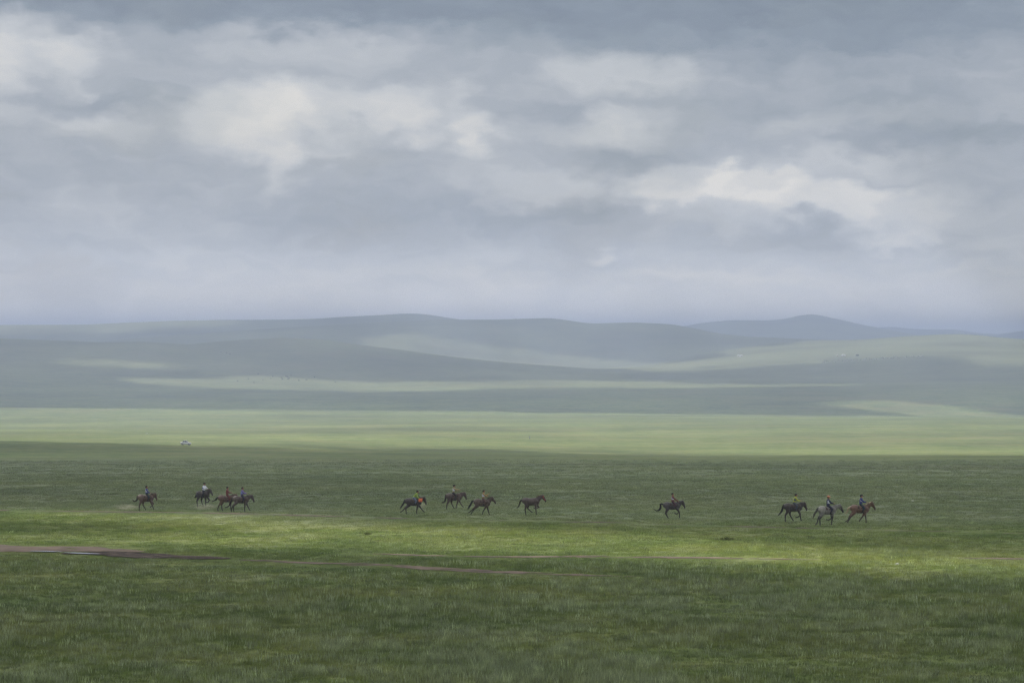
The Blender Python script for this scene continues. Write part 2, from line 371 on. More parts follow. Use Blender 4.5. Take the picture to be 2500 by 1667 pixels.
m2 = T.new('ShaderNodeMixShader'); at = T.new('ShaderNodeAttribute'); at.attribute_name = 'thickness'; T.l.new(T.maprange(at.outputs['Fac'], .05, .95, 1.0, .30), m2.inputs[0]); T.l.new(m1.outputs[0], m2.inputs[1]); T.l.new(tp.outputs[0], m2.inputs[2])
T.l.new(m2.outputs[0], T.out.inputs[0])
R_, C_ = A.shape
both = np.concatenate([bot.reshape(-1, 3), top.reshape(-1, 3)])
idx = np.arange(R_*C_).reshape(R_, C_)
q = np.stack([idx[:-1, :-1], idx[:-1, 1:], idx[1:, 1:], idx[1:, :-1]], -1).reshape(-1, 4)[keep.reshape(-1)]
qq = np.concatenate([q, q[:, ::-1] + R_*C_])
me = bpy.data.meshes.new('cloud_layer')
me.vertices.add(len(both)); me.vertices.foreach_set('co', both.reshape(-1).astype(np.float32))
me.loops.add(len(qq)*4); me.loops.foreach_set('vertex_index', qq.reshape(-1).astype(np.int32))
me.polygons.add(len(qq)); me.polygons.foreach_set('loop_start', np.arange(0, len(qq)*4, 4, dtype=np.int32))
me.polygons.foreach_set('use_smooth', np.ones(len(qq), bool)); me.update(calc_edges=True); me.validate()
at_ = me.attributes.new('thickness', 'FLOAT', 'POINT'); at_.data.foreach_set('value', np.concatenate([dens.reshape(-1)]*2).astype(np.float32))
me.materials.append(m_cloud)
clouds = bpy.data.objects.new('cloud_layer', me); COL.objects.link(clouds)
tag(clouds, 'broken grey cloud layer shading the plain overhead', None, None, 'structure')

# ------------------------------------------------------------------ haze
m_haze, T = new_mat('haze')
pv = T.new('ShaderNodeVolumePrincipled')
pv.inputs['Color'].default_value = (.545, .63, .91, 1); pv.inputs['Density'].default_value = 1.5e-4; pv.inputs['Anisotropy'].default_value = .45
T.l.new(pv.outputs[0], T.out.inputs['Volume'])
HX, Z0, Z1 = 20600.0, float(GZ.min())-1.0, float(max(GZ.max(), ZC))+4
hv = [(sx*HX, sy*HX, z) for z in (Z0, Z1) for sx, sy in ((-1, -1), (1, -1), (1, 1), (-1, 1))]
haze = mesh_obj('haze', hv, [(3, 2, 1, 0), (4, 5, 6, 7), (0, 1, 5, 4), (1, 2, 6, 5), (2, 3, 7, 6), (3, 0, 4, 7)], m_haze, smooth=False)
tag(haze, 'pale bluish haze filling the valley air', None, None, 'stuff')
print('haze z', Z0, Z1)
# ------------------------------------------------------------------ dirt tracks and the puddle
m_soil, T = new_mat('bare soil')
ge = T.new('ShaderNodeNewGeometry')
s1 = T.noise(ge.outputs['Position'], .9, 5, .6); s2 = T.noise(T.vmath('MULTIPLY', ge.outputs['Position'], (.25, 2.2, 1)), 1.0, 4, .6)
sc_ = T.ramp(T.math('ADD', T.math('MULTIPLY', s1, .5), T.math('MULTIPLY', s2, .5)), [(.36, (.05, .034, .024)), (.5, (.128, .086, .058)), (.64, (.21, .148, .10))])
b = T.new('ShaderNodeBsdfPrincipled'); b.inputs['Roughness'].default_value = .9; T.l.new(sc_, b.inputs['Base Color'])
bu = T.new('ShaderNodeBump'); bu.inputs['Strength'].default_value = .8; bu.inputs['Distance'].default_value = .12
T.l.new(s1, bu.inputs['Height']); T.l.new(bu.outputs[0], b.inputs['Normal']); T.l.new(b.outputs[0], T.out.inputs[0])
m_mud = simple_mat('wet mud', (.075, .058, .048), .95, .45, 1.4, .05)
m_water, T = new_mat('puddle water')
b = T.new('ShaderNodeBsdfPrincipled'); b.inputs['Base Color'].default_value = (.10, .085, .07, 1); b.inputs['Roughness'].default_value = .06
b.inputs['IOR'].default_value = 1.33
bu = T.new('ShaderNodeBump'); bu.inputs['Strength'].default_value = .15; bu.inputs['Distance'].default_value = .02
ge = T.new('ShaderNodeNewGeometry'); T.l.new(T.noise(ge.outputs['Position'], 3.0, 3), bu.inputs['Height']); T.l.new(bu.outputs[0], b.inputs['Normal'])
T.l.new(b.outputs[0], T.out.inputs[0])

BARE = []        # (polyline N x 2, half width): where grass does not grow or is worn short
def strip(name, pix, widths, mat, lift, label, seed, wob=.35, short=1.0, worn=1.0, gaps=0.0):
    pts = [unproject(px, py, 100, 420)[:2] for px, py in pix]
    pts = np.array(pts); seg = np.hypot(*np.diff(pts, axis=0).T); s = np.concatenate([[0], np.cumsum(seg)])
    n = max(8, int(s[-1]/.45)); ss = np.linspace(0, s[-1], n)
    cx = np.interp(ss, s, pts[:, 0]); cy = np.interp(ss, s, pts[:, 1]); w = np.interp(ss, s, widths)
    cy = cy + .5*fbm(cx/7, cx*0, seed, 3)
    rows = []
    K = 7
    tx = np.gradient(cx); ty = np.gradient(cy); L = np.hypot(tx, ty); nx, ny = -ty/L, tx/L
    for j in range(K):
        f = j/(K-1)*2-1
        ed = w*(1 + wob*2*fbm(cx/1.7+f*3, cy/1.7, seed+j*3, 3)) if abs(f) == 1 else w
        x = cx+nx*f*ed; y = cy+ny*f*ed
        rows.append(np.stack([x, y, height(x, y)+lift], -1))
    P = np.stack(rows, 0)
    m_ = P[:-1, :-1]
    keep_ = (fbm(m_[..., 0]/6+seed, m_[..., 1]/1.1, seed+7, 4) > -.5+gaps) if gaps else None
    o = grid_mesh(name, P, mat, keep_)
    tag(o, label, None, None, 'structure')
    BARE.append((np.stack([cx, cy], -1), float(np.max(w)), gaps, worn))
    return o
strip('dirt_track', [(-260, 1336), (0, 1339), (140, 1340), (290, 1343), (350, 1346)], [3.6, 3.3, 3.0, 1.4, .3], m_soil, .035, 'wide patch of bare reddish earth at the left end of the wheel track', 3, .5, worn=2.2, gaps=.22)
strip('muddy_rut', [(150, 1351), (230, 1351), (300, 1353), (380, 1358), (470, 1361), (560, 1364)], [.5, 1.5, 1.8, 2.0, 1.5, .5], m_mud, .05, 'dark churned mud beside the puddle', 13, .5, worn=2.0, gaps=.34)
strip('puddle', [(72, 1347), (110, 1347.5), (150, 1349), (195, 1351.5), (240, 1353.5)], [.2, .4, .35, .45, .2], m_water, .075, 'shallow puddle reflecting the bright sky', 23, .8, worn=3.0, gaps=.44)
strip('dirt_track', [(540, 1364), (660, 1369), (800, 1375), (870, 1377), (950, 1379), (1060, 1388), (1170, 1394), (1290, 1399), (1400, 1403), (1560, 1408)], [.4, .5, .6, 1.1, .6, .9, 1.1, .8, .7, .3], m_soil, .035, 'reddish wheel track crossing the grass in front of the sunlit band', 33, .5, worn=1.6, gaps=.44)
strip('dirt_track', [(840, 1350), (960, 1353), (1080, 1357), (1200, 1359), (1290, 1359.5), (1400, 1358), (1540, 1360), (1700, 1361), (1850, 1363), (2000, 1366)], [.2, .4, .6, .4, .7, .9, .8, .7, .4, .2], m_soil, .035, 'reddish wheel track along the lower edge of the sunlit band', 43, .5, worn=1.6, gaps=.46)
strip('dirt_track', [(-200, 1243.5), (0, 1245.5), (200, 1248), (330, 1249.5), (500, 1252), (640, 1255), (850, 1261), (1000, 1266), (1150, 1268), (1300, 1271), (1500, 1275.5), (1660, 1281), (1800, 1285), (1950, 1289), (2100, 1291), (2300, 1297), (2700, 1306)], [.5]*8+[.6, .6, .5, .6, .5, .6, .5, .4, .4], m_soil, .035, 'thin worn track running along below the galloping horses', 53, .5, worn=1.2, gaps=.52)
strip('dirt_track', [(2340, 1362), (2430, 1363), (2520, 1365), (2620, 1368)], [.2, .6, .7, .6], m_soil, .035, 'short bare streak at the right end of the sunlit band', 63, .5, gaps=.4)
strip('dirt_track', [(2160, 1295), (2230, 1296), (2330, 1297.5)], [.15, .3, .15], m_soil, .04, 'faint bare streak behind the right-hand horses', 73, .5, gaps=.4)

# ------------------------------------------------------------------ body builder: capsules fused into one skin
def capsule(p0, r0, p1, r1, flat_y=1.0, seg=12):
    p0 = Vector(p0); p1 = Vector(p1); ax = p1-p0; L = ax.length
    if L < 1e-6: ax = Vector((0, 0, 1))
    Q = ax.to_track_quat('Z', 'Y').to_matrix()
    V = []; Fc = []
    rings = []
    for a in (-80, -55, -28, 0): rings.append((math.sin(math.radians(a))*r0, math.cos(math.radians(a))*r0))
    for a in (0, 28, 55, 80): rings.append((L+math.sin(math.radians(a))*r1, math.cos(math.radians(a))*r1))
    for (z, r) in rings:
        for k in range(seg):
            th = 2*math.pi*k/seg
            v = Q @ Vector((r*math.cos(th), r*math.sin(th), z))
            v.y *= flat_y
            V.append(p0*1.0+v if flat_y == 1.0 else Vector((p0.x+v.x, p0.y+v.y, p0.z+v.z)))
    n = len(rings)
    for i in range(n-1):
        for k in range(seg):
            a = i*seg+k; b_ = i*seg+(k+1) % seg
            Fc.append((a, b_, b_+seg, a+seg))
    Fc.append(tuple(reversed(range(seg)))); Fc.append(tuple(range((n-1)*seg, n*seg)))
    return V, Fc
def ellipsoid(c, r, rot=0.0, seg=16, rin=10):
    V = []; Fc = []
    cr, sr = math.cos(rot), math.sin(rot)
    for i in range(1, rin):
        ph = math.pi*i/rin
        for k in range(seg):
            th = 2*math.pi*k/seg
            x = r[0]*math.sin(ph)*math.cos(th); y = r[1]*math.sin(ph)*math.sin(th); z = r[2]*math.cos(ph)
            V.append(Vector((c[0]+x*cr+z*sr, c[1]+y, c[2]-x*sr+z*cr)))
    for i in range(rin-2):
        for k in range(seg):
            a = i*seg+k; b_ = i*seg+(k+1) % seg
            Fc.append((a, a+seg, b_+seg, b_))
    Fc.append(tuple(range(seg))); Fc.append(tuple(reversed(range((rin-2)*seg, (rin-1)*seg))))
    return V, Fc
def join(prims):
    V = []; Fc = []
    for v, f in prims:
        o = len(V); V += v; Fc += [tuple(i+o for i in q) for q in f]
    return V, Fc
def fuse(name, prims, voxel, smooth=3, mat=None):
    V, Fc = join(prims)
    me = bpy.data.meshes.new('tmp'); me.from_pydata(V, [], Fc); me.update()
    bm = bmesh.new(); bm.from_mesh(me); bmesh.ops.recalc_face_normals(bm, faces=bm.faces); bm.to_mesh(me); bm.free()
    o = bpy.data.objects.new('tmp', me); COL.objects.link(o)
    r = o.modifiers.new('r', 'REMESH'); r.mode = 'VOXEL'; r.voxel_size = voxel; r.use_smooth_shade = True
    s = o.modifiers.new('s', 'SMOOTH'); s.factor = .5; s.iterations = smooth
    dg = bpy.context.evaluated_depsgraph_get(); dg.update()
    out = bpy.data.meshes.new_from_object(o.evaluated_get(dg)); out.name = name
    bpy.data.objects.remove(o); bpy.data.meshes.remove(me)
    out.materials.clear()
    if mat: out.materials.append(mat)
    return out
def add(name, me, parent=None, loc=None, rz=0, sc=1.0):
    o = bpy.data.objects.new(name, me); COL.objects.link(o)
    if parent is not None: o.parent = parent
    if loc is not None: o.location = loc; o.rotation_euler = (0, 0, rz); o.scale = (sc, sc, sc)
    return o

def coat_mat(name, body, points, light=None, pz=.62, dapple=0.0):
    """horse coat: darker (or paler) lower legs and muzzle are part of the animal's colouring"""
    m, T = new_mat(name)
    tc = T.new('ShaderNodeTexCoord'); sp = T.new('ShaderNodeSeparateXYZ'); T.l.new(tc.outputs['Object'], sp.inputs[0])
    n = T.noise(tc.outputs['Object'], 3.0, 4)
    leg = T.maprange(T.math('ADD', sp.outputs[2], T.math('MULTIPLY', T.math('SUBTRACT', n, .5), .25)), pz, pz-.22)
    muz = T.maprange(sp.outputs[0], .98, 1.12)
    c = T.mix(T.math('MAXIMUM', leg, muz), body, points)
    if light: c = T.mix(T.math('MULTIPLY', T.math('MULTIPLY', T.maprange(sp.outputs[0], -.15, -.6), .7), T.maprange(sp.outputs[2], pz+.05, pz+.35)), c, light)
    n2 = T.noise(tc.outputs['Object'], 9.0, 4)
    c = T.vmath('SCALE', c, scale=T.maprange(n2, .3, .7, .8-dapple, 1.2+dapple, False))
    b = T.new('ShaderNodeBsdfPrincipled'); T.l.new(c, b.inputs['Base Color']); b.inputs['Roughness'].default_value = .55
    b.inputs['Specular IOR Level'].default_value = .35; b.inputs['Sheen Weight'].default_value = .15
    T.l.new(b.outputs[0], T.out.inputs[0])
    return m
HAIRM = {}
def hair_mat(col):
    if col not in HAIRM: HAIRM[col] = simple_mat('hair %d' % len(HAIRM), col, .6, .2, 14)
    return HAIRM[col]
CLM = {}
def cloth(col):
    if col not in CLM: CLM[col] = simple_mat('cloth %d' % len(CLM), col, .85, .1, 12)
    return CLM[col]
m_leather = simple_mat('saddle leather', (.05, .03, .02), .55, .2, 14)
m_red = simple_mat('red woven tack', (.42, .05, .035), .8, .1, 14)
m_skin = simple_mat('skin', (.30, .17, .11), .6, .08, 12)
m_hoof = simple_mat('hoof horn', (.05, .045, .04), .5, .1, 20)

def chain(start, angs, lens):
    p = [Vector(start)]
    for a, l in zip(angs, lens):
        q = p[-1].copy(); q.x += math.sin(math.radians(a))*l; q.z -= math.cos(math.radians(a))*l; p.append(q)
    return p
def make_horse(spec):
    pr = []
    hipz = 1.07
    pr += [ellipsoid((.30, 0, 1.02), (.37, .24, .34)), ellipsoid((-.05, 0, .99), (.54, .28, .315)), ellipsoid((-.46, 0, 1.07), (.37, .265, .29)),
           capsule((.34, 0, 1.23), .09, (.05, 0, 1.2), .1), capsule((-.3, 0, 1.22), .11, (-.6, 0, 1.2), .1), ellipsoid((.52, 0, .98), (.14, .19, .2))]
    hooves = []
    for s, (th, ga, ca, pa) in zip((-1, 1), spec['hind']):
        p = chain((-.50, s*.13, hipz), (th, ga, ca, pa), (.32, .40, .33, .12))
        pr += [capsule(p[0], .21, p[1], .16, .8), capsule(p[1], .145, p[2], .066), capsule(p[2], .062, p[3], .045), capsule(p[3], .048, p[4], .042)]
        pr.append(capsule(p[2]+Vector((-.025, 0, .03)), .035, p[2]+Vector((0, 0, -.05)), .04))
        hooves.append((p[4], pa))
    for s, (up, ca, pa) in zip((-1, 1), spec['fore']):
        p = chain((.34, s*.14, .82), (up, ca, pa), (.39, .27, .12))
        pr += [capsule((.42, s*.13, 1.05), .15, (.34, s*.14, .82), .11, .8), capsule(p[0], .125, p[1], .064), capsule(p[1], .060, p[2], .044), capsule(p[2], .047, p[3], .041)]
        hooves.append((p[3], pa))
    pl = Vector((spec['poll'][0], 0, spec['poll'][1])); ha = math.radians(spec['head'])
    hd = Vector((math.sin(ha), 0, -math.cos(ha))); up = Vector((-hd.z, 0, hd.x)); bk = Vector((hd.z, 0, -hd.x))
    mid = (Vector((.46, 0, 1.13))+pl)/2 + Vector((-.02, 0, .03))
    pr += [capsule((.42, 0, 1.08), .26, mid, .19, .62), capsule(mid, .19, pl+bk*.02, .13, .6)]
    fore = pl + hd*.20 + bk*.03; muz = pl + hd*.50
    pr += [capsule(pl, .11, pl+hd*.16, .115, .75), capsule(pl+hd*.15+bk*.06, .115, pl+hd*.24+bk*.055, .10, .62), capsule(pl+hd*.14, .105, muz, .072, .8), capsule(muz, .076, muz+hd*.03+bk*.02, .062, .85)]
    for s in (-1, 1):
        e0 = pl+Vector((0, s*.055, .04)); pr.append(capsule(e0, .035, e0+Vector((.02, s*.015, .13)), .012))
    zmin = min(h.z for h, _ in hooves)-.075
    for (h, pa) in hooves:
        d = Vector((math.sin(math.radians(pa)), 0, -math.cos(math.radians(pa))))
        pr.append(capsule(h, .044, h+d*.05, .056))
    zmin = min((h.z-math.cos(math.radians(pa))*.05-.045) for h, pa in hooves)
    sh = Vector((0, 0, -zmin))
    pr = [([v+sh for v in V], f) for V, f in pr]
    body = fuse('horse', pr, .02, 3, coat_mat('coat '+spec['id'], *spec['coat']))
    return body, sh, pl+sh, hd, bk, muz+sh
def strands(paths, r0, r1, seed, n=9, jit=.05, taper=.25):
    rr = random.Random(seed); V = []; Fc = []
    for k in range(n):
        off = Vector((rr.uniform(-1, 1)*jit, rr.uniform(-1, 1)*jit*.8, rr.uniform(-1, 1)*jit)); ph = rr.uniform(.75, 1.0)
        pts = []
        m = len(paths)
        N = 10
        for i in range(N):
            t = i/(N-1)*ph*(m-1); a = min(int(t), m-2); f = t-a
            p = [Vector(paths[max(a-1, 0)]), Vector(paths[a]), Vector(paths[a+1]), Vector(paths[min(a+2, m-1)])]
            q = .5*((2*p[1])+(p[2]-p[0])*f+(2*p[0]-5*p[1]+4*p[2]-p[3])*f*f+(3*p[1]-p[0]-3*p[2]+p[3])*f**3)
            u = i/(N-1)
            pts.append(q+off*(0.25+1.2*u))
        base = len(V)
        for i, q in enumerate(pts):
            u = i/(len(pts)-1); r = (r0*(1-u)+r1*u)*(1.0 if u < .9 else taper)*(.6+.8*math.sin(math.pi*min(1, .25+u*.75)))
            tan = (pts[min(i+1, len(pts)-1)]-pts[max(i-1, 0)]).normalized(); a_ = tan.orthogonal().normalized(); b2 = tan.cross(a_)
            for kk in range(6):
                th = math.pi*2*kk/6; V.append(q+a_*math.cos(th)*r+b2*math.sin(th)*r)
        for i in range(len(pts)-1):
            for kk in range(6):
                a0 = base+i*6+kk; a1 = base+i*6+(kk+1) % 6; Fc.append((a0, a1, a1+6, a0+6))
        Fc.append(tuple(base+kk for kk in reversed(range(6)))); e = base+(len(pts)-1)*6; Fc.append(tuple(e+kk for kk in range(6)))
    return V, Fc

def make_rider(name, spec, hz, label, base_xf):
    """one body; shirt, trousers, boots, cap and bib are worn over it"""
    le = math.radians(spec.get('lean', 5)); tors = Vector((math.sin(le), 0, math.cos(le)))
    pel = Vector((spec.get('sx', .02), 0, hz+.10)); ch = pel+tors*.27; sh = pel+tors*.35; nk = pel+tors*.41
    hdn = nk+Vector((math.sin(le*.5)*.08+.015, 0, .10))
    body = [ellipsoid(pel, (.095, .12, .09)), capsule(pel, .095, ch, .10, 1.25), capsule(ch, .10, sh, .085, 1.35), capsule(sh, .045, hdn, .045),
            ellipsoid(hdn+Vector((0, 0, .045)), (.092, .075, .108)), ellipsoid(hdn+Vector((.045, 0, -.015)), (.05, .05, .06)),
            capsule(hdn+Vector((.085, 0, .035)), .012, hdn+Vector((.102, 0, .012)), .017),
            capsule(hdn+Vector((.07, -.02, -.025)), .012, hdn+Vector((.07, .02, -.025)), .012)]
    for s in (-1, 1): body.append(ellipsoid(hdn+Vector((-.005, s*.078, .03)), (.018, .012, .026)))
    shirt = [capsule(pel+tors*.04, .112, ch, .115, 1.25), capsule(ch, .115, sh, .098, 1.35)]
    pants = [ellipsoid(pel+Vector((0, 0, -.01)), (.112, .137, .10))]
    boots = []
    hands = []
    for s, arm in zip((-1, 1), spec.get('arms', ((.16, -.18, .36, -.20), (.16, -.18, .36, -.20)))):
        S = sh+Vector((0, s*.135, -.01)); E = S+Vector((arm[0], s*.05, arm[1])); Hn = S+Vector((arm[2], -s*.05, arm[3]))
        body += [capsule(S, .048, E, .037), capsule(E, .037, Hn, .025)]
        shirt += [capsule(S, .06, E, .05), capsule(E, .05, E+(Hn-E)*.75, .042)]
        d = (Hn-E).normalized(); side = Vector((0, 1, 0)); nrm = d.cross(side).normalized()
        palm = Hn+d*.045
        body.append(capsule(Hn, .024, palm, .026))
        for i, f in enumerate((-.024, -.008, .008, .024)):
            k0 = palm+d*.012+side*f; L_ = (.026, .031, .030, .022)[i]
            k1 = k0+d*L_; k2 = k1+nrm*.026; body += [capsule(k0, .0085, k1, .0082, seg=8), capsule(k1, .0082, k2, .0078, seg=8)]
        t0 = Hn+d*.02-side*s*.024; body += [capsule(t0, .010, t0-side*s*.015+d*.026+nrm*.012, .0088, seg=8)]
        hands.append(palm)
    for s in (-1, 1):
        Hp = pel+Vector((.0, s*.085, -.01)); K = Vector((pel.x+spec.get('knee', .20), s*.285, hz-.14)); An = Vector((K.x-.16, s*.31, hz-.44)); To = An+Vector((.13, s*.02, -.03))
        body += [capsule(Hp, .075, K, .055), capsule(K, .053, An, .034), capsule(An, .034, To, .026), capsule(An, .032, An+Vector((-.035, 0, -.025)), .026)]
        pants += [capsule(Hp, .09, K, .07), capsule(K, .068, K+(An-K)*.6, .055)]
        boots += [capsule(K+(An-K)*.5, .056, An, .046), capsule(An, .046, To, .036), capsule(An, .042, An+Vector((-.035, 0, -.025)), .034)]
    o = add(name, fuse('person', body, .0085, 2, m_skin)); o.matrix_world = base_xf @ Matrix.Translation((0, 0, hz)) @ Matrix.Scale(1.1, 4) @ Matrix.Translation((0, 0, -hz))
    tag(o, label, 'person', 'riders in the race')
    add('shirt', fuse('shirt', shirt, .016, 2, cloth(spec['shirt'])), o)
    add('trousers', fuse('trousers', pants, .016, 2, cloth(spec['trousers'])), o)
    for bt in (boots[:3], boots[3:]): add('boot', fuse('boot', bt, .014, 2, cloth((.035, .03, .028))), o)
    hc = spec.get('cap')
    hair = [ellipsoid(hdn+Vector((-.012, 0, .062)), (.098, .084, .098))]
    if hc:
        capm = [ellipsoid(hdn+Vector((-.008, 0, .085)), (.105, .092, .082)), capsule(hdn+Vector((.07, 0, .07)), .026, hdn+Vector((.135, 0, .055)), .02, 2.4)]
        add('cap', fuse('cap', capm, .012, 2, cloth(hc)), o)
    add('hair', fuse('hair', hair, .012, 2, hair_mat((.012, .010, .010))), o)
    if spec.get('bib'):
        c = pel+tors*.24; side = spec.get('bibside', -1)
        V = []; Fc = []
        for j in range(5):
            for i in range(7):
                u = (i/6-.5)*1.5; v = (j/4-.5)*.21
                p = c+tors*v+Vector((math.sin(u)*.128, side*math.cos(u)*.158, 0)); V.append(p)
        for j in range(4):
            for i in range(6): a = j*7+i; Fc.append((a, a+1, a+8, a+7))
        bo = mesh_obj('number_bib', V, Fc, cloth(spec['bib'][0]), o)
        md = bo.modifiers.new('thick', 'SOLIDIFY'); md.thickness = .006; md.offset = 0
        # the dark figures on the bib: two short strokes blocks
        for (u0, u1, v0, v1) in spec['bib'][1]:
            V = []
            for v_ in (v0, v1):
                for i in range(5):
                    u = u0+(u1-u0)*i/4
                    V.append(c+tors*v_+Vector((math.sin(u)*.133, side*math.cos(u)*.163, 0)))
            mesh_obj('printed_figure', V, [(i, i+1, i+6, i+5) for i in range(4)], cloth(spec['bib'][2]), bo)
    return o, hands
EIGHT = [(-.5, .5, .065, .085), (-.5, .5, -.012, .008), (-.5, .5, -.085, -.065), (-.1, .1, -.07, .07)]
TEN = [(-.45, -.25, -.08, .08), (.0, .5, .06, .08), (.0, .5, -.08, -.06), (.0, .15, -.07, .07), (.36, .5, -.07, .07)]
BAY = ((.105, .062, .042), (.030, .024, .021)); DARK = ((.052, .042, .038), (.022, .019, .018)); BROWN = ((.085, .06, .048), (.035, .028, .024))
NAVY = (.025, .028, .075)
